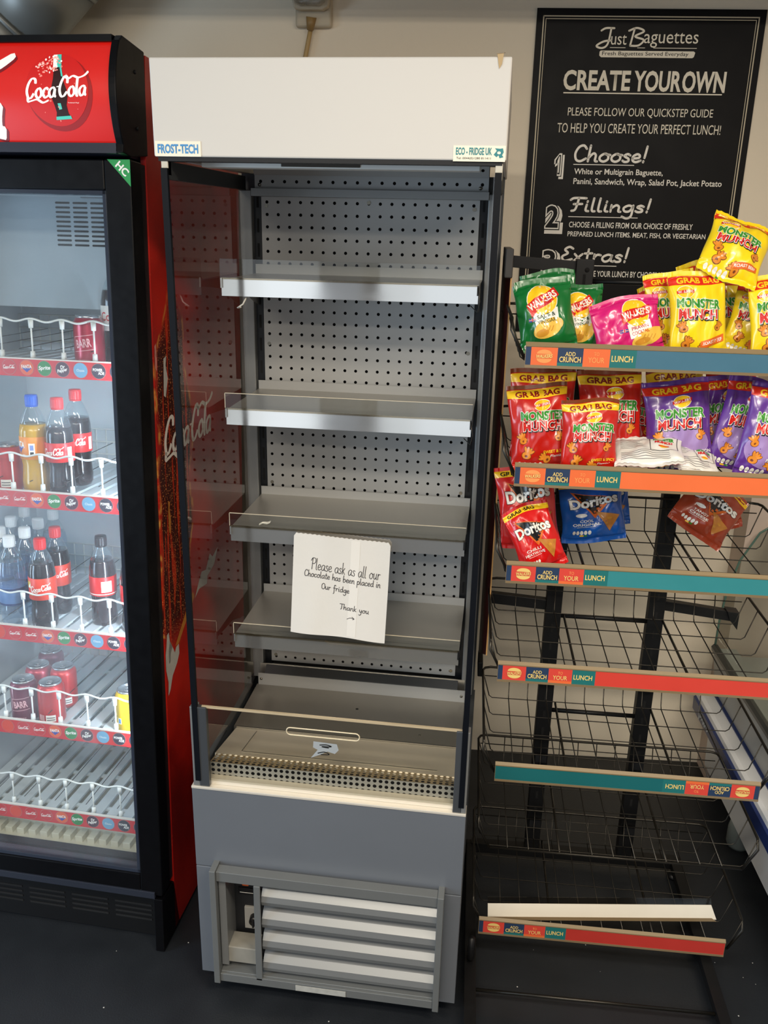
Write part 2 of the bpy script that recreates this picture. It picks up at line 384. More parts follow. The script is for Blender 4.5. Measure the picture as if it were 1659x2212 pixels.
# assumed shop front behind the photographer, unseen: a wall with two windows
darkp = mat('shopfront_navy', (20, 23, 36), .5)
for a in ((-2.48, -1.5), (-.65, -.3), (1.3, 3.08)): wbox('wall_front', a[0], -4.4, 0, a[1], -4.22, 2.6, darkp)  # unseen; dark pier between the windows added for the steel lips' reflection
for n, a in enumerate(((-1.5, -.65), (-.3, 1.3))):
    wbox('wall_front', a[0], -4.4, 0, a[1], -4.22, .12, darkp); wbox('wall_front', a[0], -4.4, 2.28, a[1], -4.22, 2.6, darkp)
    f = MB(); fm = mat('window_frame', (90, 92, 94), .4)
    for (x0, z0, x1, z1) in ((a[0], .12, a[0] + .03, 2.28), (a[1] - .03, .12, a[1], 2.28), (a[0], .12, a[1], .15), (a[0], 2.25, a[1], 2.28)):
        v = [W(x, y, z) for z in (z0, z1) for y in (-4.3, -4.2) for x in (x0, x1)]
        f.add(v, [(0, 2, 3, 1), (4, 5, 7, 6), (0, 1, 5, 4), (2, 6, 7, 3), (0, 4, 6, 2), (1, 3, 7, 5)], fm)
    tag(f.build('window_%d' % (n + 1)), kind='structure')
# assumed beam, out of view, added to shade the top of the back wall
wbox('assumed_beam_1', -2.4, .55, 2.31, 3.0, .8, 2.6, ceilm)
# lamp bodies over the ceiling lights
for x, y, l in LAMPS:
    l += .1
    mb = MB((x, y, 2.55)); mb.box(x - l / 2, y - .17, 2.552, x + l / 2, y + .17, 2.6, mat('lamp_body', (225, 225, 222), .4))
    o = mb.build('ceiling_lamp', loc=(x, y, 2.55)); tag(o, kind='structure')
# crumbs on the floor
rnd = random.Random(5); mb = MB()
cm = mat('crumb', (190, 188, 182), .8)
for _ in range(46):
    x = rnd.uniform(-.25, 1.35); y = rnd.uniform(-.45, .3); r = rnd.uniform(.0008, .0022)
    mb.lathe([(r * .5, 0), (r, r * .6), (.0, r * 1.1)], cm, 6, (x, y, 0.0002))
tag(mb.build('floor_crumbs'), 'pale crumbs scattered on the dark vinyl floor', 'crumbs', kind='stuff')

# ================================================================== the open chiller
CO = (.3, .3, 0)
ch = empty('open_chiller', CO, label='tall narrow empty open-front chiller with white canopy, steel shelves and grey base', cat='chiller')
def cm_(): return MB(CO)
canm = mat('canopy_white', (198, 195, 189), .38, noise=.015, nscale=6)
case = mat('case_grey', (60, 63, 66), .5, .2)
panelm = mat('peg_panel_grey', (158, 159, 158), .45, .15, noise=.03, nscale=7)
HT = 1.989
# canopy: a hollow box, open below
mb = cm_()
mb.box(0, 0, 1.836, .6, .022, HT, canm); mb.box(0, .022, 1.836, .014, .6, HT, canm); mb.box(.586, .022, 1.836, .6, .6, HT, canm)
mb.box(.014, .022, HT - .014, .586, .6, HT, canm)
can = mb.build('canopy', ch, .0025)
m_ = cm_(); m_.box(.014, .022, 1.862, .586, .6, 1.868, mat('ceiling_panel_grey', (96, 97, 96), .4, .4)); m_.build('interior_ceiling', ch)
mb = cm_(); mb.box(.006, .003, 1.829, .594, .03, 1.836, DARKTRIM); mb.build('canopy_seal', ch)
for x in (.010, .583):
    mb = cm_(); mb.box(x, .004, 1.806, x + .012, .02, 1.832, mat('white_clip', (190, 186, 172), .5)); mb.build('canopy_clip', ch, .001)
# stickers
stick = mat('sticker_white', (232, 226, 206), .4)
blue = mat('sticker_blue', (58, 134, 190), .45); teal = mat('sticker_teal', (28, 124, 130), .45)
mb = cm_(); mb.box(.003, -.0012, 1.8365, .084, .0, 1.8605, stick)
D = D2().text('FROST-TECH', .0405, .012, .071, .0135, blue, 1, bold=.035)
mb.decal(D, flat((.003, -.0012, 1.8365), (1, 0, 0), (0, 0, 1), (0, -1, 0))); o = mb.build('brand_sticker', can); o['label'] = 'white sticker with blue capital letters'
mb = cm_(); mb.box(.513, -.0012, 1.8345, .598, .0, 1.8585, stick)
D = D2().text('ECO - FRIDGE UK', .0335, .0155, .058, .0105, teal, 1, bold=.03).text('Tel: 0044(0)1280 811411', .0335, .0045, .056, .0042, BLACKP, 1)
g = [(.0, .35), (.3, .75), (.1, 1), (.6, .95), (.9, 1.0), (1, .6), (.85, .3), (1, .1), (.6, 0), (.5, .3), (.3, .1)]
D.poly([(.066 + a * .016, .0055 + b * .015) for a, b in g], teal, 1).ell(.0745, .0135, .003, .0022, stick, 2)
mb.decal(D, flat((.513, -.0012, 1.8345), (1, 0, 0), (0, 0, 1), (0, -1, 0))); o = mb.build('brand_sticker', can); o['label'] = 'white sticker with teal capital letters and leaf mark'
mb = cm_(); tape = mat('old_tape', (176, 150, 108), .6)
mb.add([(.576, -.001, 1.992), (.586, -.0012, 1.993), (.584, -.0014, 1.978), (.58, -.0014, 1.971), (.578, -.0012, 1.98), (.588, -.0008, 1.995), (.588, .006, 1.995), (.574, .006, 1.994)],
       [(0, 1, 2, 3, 4), (0, 1, 5, 6, 7)], tape); mb.build('tape_remnant', can)
# lamp strip with slot
lampm = mat('lamp_strip', (205, 205, 200), .35)
mb = cm_(); mb.box(.065, .052, 1.823, .557, .095, 1.834, lampm); ls = mb.build('lamp_strip', ch, .002)
mb = cm_(); mb.box(.21, .0505, 1.8255, .35, .0525, 1.8315, mat('slot_brown', (52, 44, 34), .6)); mb.build('vent_slot', ls, .0009)
# outer casing: back and the two sides below the glass
mb = cm_(); mb.box(.004, .50, .04, .596, .62, 1.836, case); mb.build('rear_casing', ch)
for x in (.0, .588):
    mb = cm_(); mb.box(x, .03, .346, x + .012, .5, .57, case); mb.build('lower_casing', ch)
# side panes with their dark edge
for x, xe in ((.0135, .0105), (.581, .583)):
    mb = cm_(); mb.box(x, .006, .575, x + .005, .47, 1.815, thin_glass('side_pane_glass', (.95, .95, .94), 1.25, .015, base=.015)); sg = mb.build('side_glass', ch)
    mb = cm_(); mb.box(xe, -.001, .575, xe + .0115, .007, 1.818, mat('glass_edge', (8, 11, 17), .5, spec=.15)); mb.build('edge_trim', sg)
    mb = cm_(); mb.box(xe, .007, 1.80, xe + .0115, .47, 1.829, mat('glass_rail', (58, 60, 60), .4, .4)); mb.build('top_rail', sg)
# rear: corner posts, slotted uprights, perforated panels
for x0, x1 in ((.008, .036), (.564, .592)):
    mb = cm_(); mb.box(x0, .462, .575, x1, .50, 1.80, GREYTRIM); mb.build('corner_post', ch, .002)
for x0, x1 in ((.036, .0545), (.5455, .564)):
    mb = cm_(); mb.box(x0, .4815, .58, x1, .50, 1.80, DARKTRIM)
    for k in range(22): mb.box((x0 + x1) / 2 - .0025, .4805, .64 + k * .0535, (x0 + x1) / 2 + .0025, .4817, .67 + k * .0535, VOID)
    mb.build('slotted_upright', ch)
mb = cm_(); mb.perf((.0545, .479, .618), (1, 0, 0), (0, 0, 1), 19, 44, .491 / 19, 1.171 / 44, .0036, panelm)
mb.box(.0545, .4795, .618, .0555, .50, 1.789, panelm); mb.box(.5445, .4795, .618, .5455, .50, 1.789, panelm)
rp = mb.build('perforated_rear_panel', ch)
mb = cm_(); mb.box(.0545, .496, .6, .5455, .4995, 1.79, VOID); mb.build('panel_backing', ch)
scr = mat('screw_head', (120, 116, 106), .35, .9)
for x, z in ((.066, 1.768), (.30, 1.778), (.534, 1.768), (.066, 1.46), (.536, 1.455), (.066, 1.118), (.536, 1.118), (.066, .637), (.534, .632)):
    mb = cm_(); mb.add([(x + .0042 * math.cos(t) , .4775 if k else .4788, z + .0042 * math.sin(t)) for k in (0, 1) for t in (2 * PI * i / 10 for i in range(10))],
        [tuple(range(10, 20))[::-1]] + [(i, (i + 1) % 10, 10 + (i + 1) % 10, 10 + i) for i in range(10)], scr); mb.build('screw', rp)
# air outlet box at the top of the rear panel
mb = cm_(); mb.perf((.047, .455, 1.803), (1, 0, 0), (0, 0, 1), 19, 1, .516 / 19, .03, .0036, panelm)
mb.box(.043, .437, 1.787, .565, .5, 1.803, GREYTRIM)
mb.perf((.047, .43, 1.86), (1, 0, 0), (0, .6, -.8), 19, 1, .516 / 19, .036, .0036, panelm)
mb.box(.047, .47, 1.80, .563, .5, 1.862, VOID)
ab = mb.build('air_outlet', ch)
for x in (.058, .546):
    mb = cm_(); mb.tube([(x, .4555, 1.811), (x, .4535, 1.811)], [.0045, .0035], scr, 10); mb.build('screw', ab)
# shelves
CUT = mat('cut_acrylic_edge', (196, 186, 164), .3)
traym = mat('shelf_steel', (168, 166, 160), .36, .6, noise=.07, nscale=9, stretch=(.5, 4, 4))
for n, (zt, gh) in enumerate(((1.6245, .037), (1.3568, .033), (1.0918, .031), (.8273, .028))):
    mb = cm_()
    y0, y1 = .2166, .472
    mb.box(.04, y0, zt - .036, .56, y0 + .0015, zt, MIRROR)                                   # front lip
    mb.box(.04, y0 + .0015, zt - .036, .56, y0 + .012, zt - .0345, traym)
    mb.box(.04, y0 + .0015, zt - .0055, .56, y1, zt - .004, traym)                            # tray
    mb.box(.04, y1 - .0015, zt - .004, .56, y1, zt + .0165, panelm)                            # rear flange
    sh = mb.build('shelf', ch)
    mb = cm_(); mb.box(.0385, y0 - .0035, zt + .0005, .5615, y0 - .0012, zt + gh, CLEAR)
    mb.box(.0385, y0 - .0036, zt - .003, .5615, y0 - .0001, zt + .0012, CLEAR2); ag = mb.build('acrylic_guard', sh)
    mb = cm_(); mb.box(.0385, y0 - .0036, zt + gh - .0012, .5615, y0 - .0011, zt + gh, CUT); mb.box(.0385, y0 - .0036, zt, .0395, y0 - .0011, zt + gh, CUT); mb.v = mb.v; mb.build('polished_edge', ag) if n else None
    for x in (.0415, .555):
        mb = cm_(); mb.prism([(y0 + .015, zt - .008), (y1, zt - .008), (y1, zt - .075), (y0 + .12, zt - .03), (y0 + .015, zt - .02)], lambda a, b, d: (d, a, b), x, x + .0025, STEEL); mb.build('bracket', sh)
    for x in (.039, .5575):
        mb = cm_(); mb.box(x, y0 - .004, zt - .02, x + .0035, y0 + .004, zt - .001, BLACKMETAL if x > .3 else STEEL); mb.build('end_cap', sh)
    if n in (0, 1):
        x = .5585
        mb = cm_(); mb.tube([(x, y0 - .004, zt - .004), (x + .006, y0 - .006, zt - .03), (x + .002, y0 - .004, zt - .052), (x - .012, y0 + .002, zt - .04)], .0011, WIRE, 6); mb.build('wire_clip', sh)
    if n == 0:
        mb = cm_(); mb.tube([(.09, y0 + .01, zt - .036), (.082, y0 + .006, zt - .052), (.07, y0 + .006, zt - .06), (.078, y0 + .006, zt - .057)], .0018, mat('tie_clear', (190, 186, 176), .4), 6); mb.build('cable_tie', sh)
# deck
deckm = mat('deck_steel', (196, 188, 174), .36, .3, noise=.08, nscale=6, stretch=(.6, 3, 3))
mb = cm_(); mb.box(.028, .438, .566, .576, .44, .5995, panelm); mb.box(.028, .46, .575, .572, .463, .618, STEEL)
mb.prism([(.463, .618), (.44, .60), (.44, .598), (.463, .615)], lambda a, b, d: (d, a, b), .045, .555, mat('deck_slope_steel', (110, 114, 118), .3, .8))  # sloped strip in a darker steel
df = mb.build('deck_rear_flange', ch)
for x in (.036, .566):
    mb = cm_(); mb.tube([(x, .4385, .583), (x, .4365, .583)], [.004, .003], scr, 10); mb.build('screw', df)
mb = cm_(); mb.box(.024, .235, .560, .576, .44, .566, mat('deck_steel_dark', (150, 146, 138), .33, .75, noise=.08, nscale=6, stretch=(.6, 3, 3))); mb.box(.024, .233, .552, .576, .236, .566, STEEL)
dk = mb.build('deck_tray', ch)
mb = cm_(); mb.lathe([(.004, 0), (.003, .0003), (0, .0004)], VOID, 10, (.307, .36, .5662)); mb.build('drain_hole', dk)
mb = cm_(); mb.lathe([(.003, 0), (.002, .0006), (0, .0008)], scr, 10, (.475, .27, .5662)); mb.build('screw', dk)
mb = cm_(); mb.prism([(.07, .588), (.076, .596), (.232, .563), (.232, .559), (.07, .55)], lambda a, b, d: (d, a, b), .03, .572, deckm)
mb.bar((.085, .0965, .5925), (.53, .0965, .5925), .0022, .0012, STEEL); mb.bar((.085, .0965, .5925), (.085, .22, .5665), .0014, .001, STEEL); mb.build('lift_out_tray', ch)
# perforated intake
mb = cm_(); mb.perf((.034, .03, .565), (1, 0, 0), (0, 0, 1), 42, 3, .54 / 42, .0133, .0042, panelm, 12)
mb.perf((.034, .031, .605), (1, 0, 0), (0, .98, -.2), 42, 4, .54 / 42, .0118, .0042, mat('intake_brass', (176, 158, 124), .4, .5, noise=.1, nscale=30), 12)
mb.build('perforated_intake', ch)
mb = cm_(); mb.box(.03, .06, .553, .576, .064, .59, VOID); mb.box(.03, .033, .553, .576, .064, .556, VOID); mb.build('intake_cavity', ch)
# front upstand of the base, with glass and posts
ledge = mat('ledge_white_steel', (214, 208, 196), .35, .35)
mb = cm_(); mb.box(.0, -.002, .5545, .6, .035, .5605, ledge); mb.box(.03, .012, .5605, .572, .03, .574, ledge); mb.build('base_ledge', ch, .001)
for x0, x1 in ((.005, .019), (.019, .041), (.571, .589), (.589, .599)):
    mb = cm_(); mb.box(x0, .001, .5605, x1, .014 if x0 in (.019, .571) else .024, .757, GREYTRIM if x0 not in (.019, .571) else mat('post_inner', (86, 90, 95), .3, .6)); mb.build('glass_post', ch, .0012)
mb = cm_(); mb.box(.041, .006, .574, .571, .010, .757, thin_glass('front_pane_glass', (.93, .92, .88), 1.0, .02, base=.02)); fg = mb.build('front_glass', ch)
mb = cm_(); mb.box(.03, .0055, .754, .582, .0105, .7585, mat('glass_top_edge', (188, 172, 142), .25, .2)); mb.build('polished_edge', fg)
pts = []
for k in range(9): a = PI / 2 + PI * k / 8; pts.append((.222 + .008 * math.cos(a), .0055, .718 + .0085 * math.sin(a)))
for k in range(9): a = -PI / 2 + PI * k / 8; pts.append((.362 + .008 * math.cos(a), .0055, .718 + .0085 * math.sin(a)))
mb = cm_(); mb.tube(pts, .0014, mat('cut_glass_edge', (206, 194, 166), .2, .1), 6, True); mb.build('hand_slot', fg)
mb = cm_(); mb.add([(.272, .0052, .699), (.322, .0052, .697), (.326, .0051, .683), (.318, .005, .673), (.302, .005, .677), (.285, .005, .667), (.266, .0046, .658), (.281, .0052, .679), (.271, .0052, .684)], [tuple(range(9))], mat('label_scrap', (150, 156, 160), .4))
D = D2()
for q in ([(.286, .692), (.3, .694), (.31, .69), (.29, .688), (.304, .686)], [(.284, .672), (.296, .676), (.305, .671), (.29, .669)]): D.pen([q], sum(a for a, b in q) / len(q), sum(b for a, b in q) / len(q), .024, .007, .0022, BLACKP, 1)
mb.decal(D, flat((0, .0048, 0), (1, 0, 0), (0, 0, 1), (0, -1, 0))); mb.build('torn_label', fg)
# base
mb = cm_(); mb.box(0, 0, .348, .6, .03, .5545, GREYPAINT); mb.build('base_panel', ch, .0015)
for x0, x1 in ((.0, .045), (.556, .6)):
    mb = cm_(); mb.box(x0, .0, .04, x1, .5, .346, GREYPAINT); mb.build('side_panel', ch, .0015)
mb = cm_(); mb.box(.045, .05, .05, .556, .06, .35, VOID); mb.box(.05, .0, .336, .55, .05, .347, VOID); mb.build('inner_cavity', ch)
for x in (.04, .55):
    for y in (.05, .5):
        mb = cm_(); mb.lathe([(.02, 0), (.02, .008), (.008, .01), (.008, .04)], BLACK, 14, (x, y, 0)); mb.build('foot', ch)
fr = mat('louvre_frame', (118, 121, 121), .38, .45, noise=.04, nscale=12)
mb = cm_(); y0, y1 = -.037, -.006
X0, X1, Z0, Z1 = .0424, .5645, .0486, .3665
mb.box(X0, y0, Z0, X0 + .014, y1 + .02, Z1, fr); mb.box(X1 - .014, y0, Z0, X1, y1 + .02, Z1, fr)
mb.box(X0 + .014, y0 + .006, Z1 - .03, X1 - .014, y1, Z1 - .004, fr); mb.box(X0 + .014, y0 + .004, Z0 + .004, X1 - .014, y1, Z0 + .026, fr)
mb.box(X0 + .014, y0 + .01, Z0 + .026, X1 - .014, .02, Z0 + .029, fr)
mb.box(.142, y0 + .004, Z0 + .02, .157, y0 + .008, Z1 - .03, fr)
lf = mb.build('louvre_frame', ch, .0012)
slm = mat('louvre_slat', (128, 130, 130), .36, .45, noise=.03, nscale=10, stretch=(.4, 4, 4))
for k in range(4):
    zb = .0815 + k * .0625
    prof = [(-.012, zb), (-.022, zb + .008), (-.026, zb + .02), (-.023, zb + .034), (-.012, zb + .047), (.004, zb + .055), (.004, zb + .052), (-.010, zb + .044), (-.0205, zb + .032), (-.0235, zb + .02), (-.0195, zb + .009), (-.010, zb + .002)]
    mb = cm_(); mb.prism(prof, lambda a, b, d: (d, a, b), .157, X1 - .014, slm); mb.build('slat', lf)
mb = cm_(); mb.box(.056, .04, .075, .142, .05, .335, mat('control_panel', (24, 25, 27), .5)); mb.box(.058, -.02, .09, .074, .045, .335, GREYTRIM); cp = mb.build('control_panel', ch)
mb = cm_(); mb.box(.094, .034, .272, .11, .042, .294, mat('orange_switch', (200, 82, 20), .4, emit=.15)); mb.build('rocker_switch', cp, .002)
mb = cm_(); mb.box(.084, .036, .246, .14, .041, .264, BLACK); mb.box(.088, .0355, .251, .12, .0362, .2525, WHITE); mb.build('controller_display', cp, .001)
mb = cm_(); mb.box(.098, .034, .15, .135, .041, .212, mat('dial_plate', (150, 148, 142), .5)); dp = mb.build('dial_plate', cp, .001)
mb = cm_(); mb.tube([(.124, .034, .184), (.124, .018, .184)], [.013, .011], BLACK, 14); mb.box(.122, .012, .174, .126, .018, .194, BLACK); mb.build('thermostat_dial', dp)
mb = cm_(); mb.box(.072, -.018, .098, .142, .03, .142, mat('condensate_tray', (128, 125, 116), .6, noise=.2, nscale=30)); mb.build('condensate_tray', ch, .002)
mb = cm_(); mb.box(.235, y0 + .0028, Z0 + .006, .352, y0 + .0042, Z0 + .0205, mat('worn_tape', (176, 176, 170), .4, .2, noise=.25, nscale=60)); mb.build('worn_label', lf)
# handwritten paper bag hung on the third shelf
pm = mat('paper_bag_white', (204, 202, 197), .75, noise=.02, nscale=30, bump=.2, bscale=90)
mb = MB((.289, .205, .853)); N = 14; ink = mat('pen_ink', (28, 28, 36), .5)
PW, PH = .214, .229
def pap(x, y, l):
    s = x / PW; t = min(1.0, y / PH)
    yy = .2055 - .02 * (1 - t) ** 1.3 - .003 * math.sin(s * PI) * (1 - t) - .001 * math.sin(s * 9 + t * 3)
    return (.181 + x + .006 * t - .0 * s, yy - .0004 * l, .8545 + y - .010 * (s - .5) * (1 - .0) - .0018 * math.sin(s * 7 + 1) * (1 - t) ** 4)
v = []; top = [.229 + (.0012 if i % 2 else -.0004) for i in range(N * 3 + 1)]
cols = [PW * i / (N * 3) for i in range(N * 3 + 1)]; rows = [PH * j / 12 for j in range(13)]
for j, y in enumerate(rows):
    for i, x in enumerate(cols):
        yy = top[i] - (.006 if x < .003 or x > PW - .003 else 0) if j == 12 else y
        v.append(pap(x, yy, 0))
n = len(cols); f = [(j * n + i, j * n + i + 1, (j + 1) * n + i + 1, (j + 1) * n + i) for j in range(12) for i in range(n - 1)]
back = [Vector(p) + Vector((0, .0022, 0)) for p in v]
mb.add(v, f, pm, True); mb.add(back, [t[::-1] for t in f], pm, True)
edge = [i for i in range(n)] + [j * n + n - 1 for j in range(1, 13)] + [12 * n + i for i in range(n - 2, -1, -1)] + [j * n for j in range(11, 0, -1)]
mb.add([v[i] for i in edge] + [back[i] for i in edge], [(i, (i + 1) % len(edge), len(edge) + (i + 1) % len(edge), len(edge) + i) for i in range(len(edge))], pm)
D = D2(); fold = mat('paper_fold', (212, 210, 205), .7)
D.rect(.128, .004, .148, .2262, fold, 1)
for t, x, y, w_, h_ in (('Please ask as all our', .118, .160, .155, .026), ('Chocolate has been placed in', .112, .1335, .170, .022), ('Our fridge', .098, .110, .062, .020), ('Thank you', .142, .068, .066, .019)):
    D.pen(hand(t), x, y, w_, h_, .0013, ink, 2, rot=-.05)
D.pen([[(0, 0), (.5, .5), (1, .3)], [(.7, .9), (1, .3), (.8, 0)]], .135, .048, .016, .006, .0012, ink, 2)
mb.decal(D, pap, cols[::3], rows)
tag(mb.build('paper_bag_notice', loc=(.289, .205, .853)), 'white paper bag with handwritten message hung on the steel chiller shelf', 'notice')
# scrap of paper
mb = MB((.11, .245, 1.088)); zs = 1.0885
mb.add([(.098, .24, zs), (.106, .246, zs + .002), (.115, .247, zs + .001), (.121, .252, zs + .003), (.12, .262, zs + .004), (.113, .256, zs + .003), (.104, .252, zs + .004), (.097, .247, zs + .001)], [tuple(range(8))], WHITE)
mb.v += [q - Vector((0, 0, .0006)) for q in mb.v]; mb.f.append([i + 8 for i in range(8)][::-1]); mb.fm.append(0); mb.fs.append(False)
tag(mb.build('paper_scrap', loc=(.11, .245, 1.088)), 'small torn white paper scrap lying on the third steel chiller shelf', 'paper')

# ================================================================== the red drinks fridge
FM = Matrix(((0.999552862, 0.029751210, 0.002990730, -0.12463883), (-0.029872620, 0.997959920, 0.056423590, 0.07210994),
             (-0.001305960, -0.056487700, 0.998402440, 0.0), (0, 0, 0, 1)))
fg_ = empty('drinks_fridge', label='red and black upright glass-door drinks fridge with illuminated red header sign', cat='fridge')
fg_.matrix_world = FM
FROT = FM.to_euler()
def fl(v): return .0572 * v + .004                     # the level floor seen from the fridge's own tilted frame
redm = mat('sign_red', (214, 24, 14), .35, emit=.16, coat=.2)
blk = mat('fridge_black', (6, 6, 8), .36, spec=.16, noise=.1, nscale=40)
blk2 = mat('fridge_black_matt', (9, 9, 10), .5, spec=.3)
linerm = mat('liner_white', (206, 214, 218), .45, noise=.02, nscale=5)
# side panels with the printed cola splash
def splash():
    m = bpy.data.materials.new('printed_red_side'); m.use_nodes = True; nt = m.node_tree; b = nt.nodes['Principled BSDF']; L = nt.links.new
    b.inputs['Roughness'].default_value = .34
    def N(t): return nt.nodes.new(t)
    def math_(op, a, c=None, clamp=False):
        n = N('ShaderNodeMath'); n.operation = op; n.use_clamp = clamp
        for i, q in enumerate((a, c)):
            if q is None: continue
            if isinstance(q, (int, float)): n.inputs[i].default_value = q
            else: L(q, n.inputs[i])
        return n.outputs[0]
    def mixc(f, a, c):
        n = N('ShaderNodeMix'); n.data_type = 'RGBA'
        for i, q in ((0, f), (6, a), (7, c)):
            if isinstance(q, tuple): n.inputs[i].default_value = q
            else: L(q, n.inputs[i])
        return n.outputs[2]
    tc = N('ShaderNodeTexCoord'); sp = N('ShaderNodeSeparateXYZ'); L(tc.outputs['Object'], sp.inputs[0]); v = sp.outputs[1]; w_ = sp.outputs[2]
    def noise(sc, st=(1, 1, 1), det=4):
        mp = N('ShaderNodeMapping'); mp.inputs['Scale'].default_value = st; L(tc.outputs['Object'], mp.inputs[0]); n = N('ShaderNodeTexNoise'); n.inputs['Scale'].default_value = sc; n.inputs['Detail'].default_value = det
        L(mp.outputs[0], n.inputs['Vector']); return n.outputs['Fac']
    def ramp(x, a, c): 
        n = N('ShaderNodeMapRange'); n.interpolation_type = 'SMOOTHSTEP'; n.inputs[1].default_value = a; n.inputs[2].default_value = c; L(x, n.inputs[0]); return n.outputs[0]
    base = mixc(ramp(noise(5), .3, .7), rgb(142, 16, 10), rgb(186, 28, 14))
    # bubbles
    vo = N('ShaderNodeTexVoronoi'); vo.inputs['Scale'].default_value = 75; L(tc.outputs['Object'], vo.inputs['Vector'])
    vo2 = N('ShaderNodeTexVoronoi'); vo2.inputs['Scale'].default_value = 190; L(tc.outputs['Object'], vo2.inputs['Vector'])
    spots = ramp(vo.outputs[0], .17, .10); fine = ramp(vo2.outputs[0], .30, .18)
    base = mixc(math_('MULTIPLY', spots, .45), base, rgb(196, 70, 40))
    # the dark foaming band, leaning with height
    wob = math_('MULTIPLY', math_('SUBTRACT', noise(4, (1, .4, 1)), .5), .16)
    cen = math_('ADD', math_('MULTIPLY', math_('SUBTRACT', w_, 1.15), .03), .16)
    dist = math_('ABSOLUTE', math_('ADD', math_('SUBTRACT', v, cen), wob))
    tall = math_('MULTIPLY', ramp(w_, .74, .86), ramp(w_, 1.66, 1.45))
    wid = math_('MULTIPLY', tall, .085)
    band = ramp(math_('SUBTRACT', dist, wid), .012, -.012)
    band = math_('MULTIPLY', band, tall)
    streak = ramp(noise(10, (1, 6, .45)), .52, .6)
    dark = mixc(streak, rgb(58, 14, 8), rgb(178, 42, 12))
    dark = mixc(math_('MULTIPLY', fine, .8), dark, rgb(226, 140, 76))
    edge = ramp(math_('ABSOLUTE', math_('SUBTRACT', dist, math_('MULTIPLY', wid, 1.05))), .008, .001)
    dark = mixc(band, base, dark)
    dark = mixc(math_('MULTIPLY', math_('MULTIPLY', edge, tall), ramp(noise(26), .42, .6)), dark, rgb(206, 140, 62))
    L(dark, b.inputs['Base Color']); return m
sidem = splash()
def vw(u0, u1, poly, m): return MB().prism(poly, lambda a, b, d: (d, a, b), u0, u1, m)
side = [(.072, fl(.072) + .008), (.64, fl(.64) + .008), (.64, 2.04), (.085, 2.045), (.072, 1.862)]
mb = vw(-.012, 0, side, sidem)
D = D2(); sw = mat('side_logo_white', (214, 206, 196), .4)
D.pen(COLA, .262, 1.285, .29, .115, .0135, sw, 1, rot=.03, shear=.18, nib=.5)
bare = mat('bare_patch', (176, 172, 164), .6, noise=.12, nscale=60); gold = mat('gold_print', (176, 112, 44), .4, noise=.3, nscale=90)
D.poly([(.0725, .735), (.083, .70), (.080, .665), (.092, .675), (.108, .705), (.136, .725), (.152, .745), (.15, .77), (.134, .768), (.126, .757), (.113, .778), (.102, .766), (.098, .742), (.09, .745), (.09, .775), (.098, .80), (.094, .822), (.084, .82), (.078, .79), (.0725, .775)], bare, 2)
D.poly([(.13, .772), (.15, .770), (.225, .825), (.26, .852), (.25, .868), (.22, .85)], gold, 1)
D.poly([(.26, .845), (.29, .86), (.345, .855), (.35, .875), (.40, .89), (.43, .93), (.39, .915), (.37, .93), (.34, .895), (.31, .90), (.285, .875)], bare, 2)
D.poly([(.118, 1.06), (.126, 1.055), (.13, 1.09), (.124, 1.115), (.128, 1.13), (.119, 1.135), (.116, 1.10)], gold, 2)
D.poly([(.115, 1.375), (.125, 1.37), (.14, 1.41), (.13, 1.44), (.135, 1.46), (.12, 1.455), (.118, 1.42)], bare, 2)
D.poly([(.076, 1.44), (.083, 1.43), (.086, 1.46), (.08, 1.465), (.083, 1.49), (.076, 1.485)], mat('pink_scuff', (196, 130, 120), .5), 2)
mb.decal(D, lambda x, y, l: (.0004 * l, x, y))
o = mb.build('side_panel', fg_); o['label'] = 'red side with printed cola splash, white script and peeled patches'
vw(-.65, -.638, side, sidem).build('side_panel', fg_)
mb = MB(); mb.box(-.638, .62, .06, -.012, .64, 2.04, blk2); mb.build('back_panel', fg_)
mb = MB(); mb.box(-.638, .085, 2.025, -.012, .62, 2.04, blk2); mb.build('top_panel', fg_)
# header
def hv(w_): return -.047 + .024 * ((w_ - 1.955) / .092) ** 2
ws = [1.868 + (2.046 - 1.868) * i / 16 for i in range(17)]
prof = [(hv(z), z) for z in ws]
mb = MB(); n = len(ws)
mb.add([(u, p[0] + .004, p[1]) for u in (-.638, -.012) for p in prof], [(i, i + 1, n + i + 1, n + i) for i in range(n - 1)], redm, True)
D = D2(); wp = mat('sign_white', (246, 240, 232), .4, emit=.3); mar = mat('sign_maroon', (120, 12, 22), .4, emit=.2); dr = mat('sign_disc_red', (196, 20, 16), .35, emit=.3)
dr2 = mat('sign_disc_shadow', (150, 12, 12), .35, emit=.25)  # printed drop shadow of the disc, part of the sign artwork
colab = mat('cola_brown', (46, 12, 10), .3); green = mat('bottle_green', (70, 196, 176), .4, emit=.25); bub = mat('bubble_pink', (244, 150, 136), .4, emit=.3)
D.ell(-.114, 1.954, .066, .065, dr2, 1, 40).ell(-.119, 1.96, .063, .0625, dr, 2, 40)
bt = [(-.012, .055), (.012, .055), (.012, .03), (.016, .012), (.026, -.008), (.027, -.02), (.02, -.034), (.022, -.048), (.03, -.056), (-.022, -.056), (-.016, -.045), (-.019, -.033), (-.026, -.018), (-.024, -.006), (-.015, .012), (-.011, .03)]
def rt(p, a=.06, cx=-.116, cy=1.966): return [(cx + x * .62 * math.cos(a) - y * math.sin(a), cy + x * .62 * math.sin(a) + y * math.cos(a)) for x, y in p]
D.poly(rt(bt), colab, 3)
D.poly(rt([(-.012, .055), (.0, .055), (.0, .032), (-.013, .032)]), wp, 4).poly(rt([(.0, .055), (.013, .055), (.014, .03), (.018, .014), (.012, .016), (.008, .032), (.0, .032)]), green, 4)
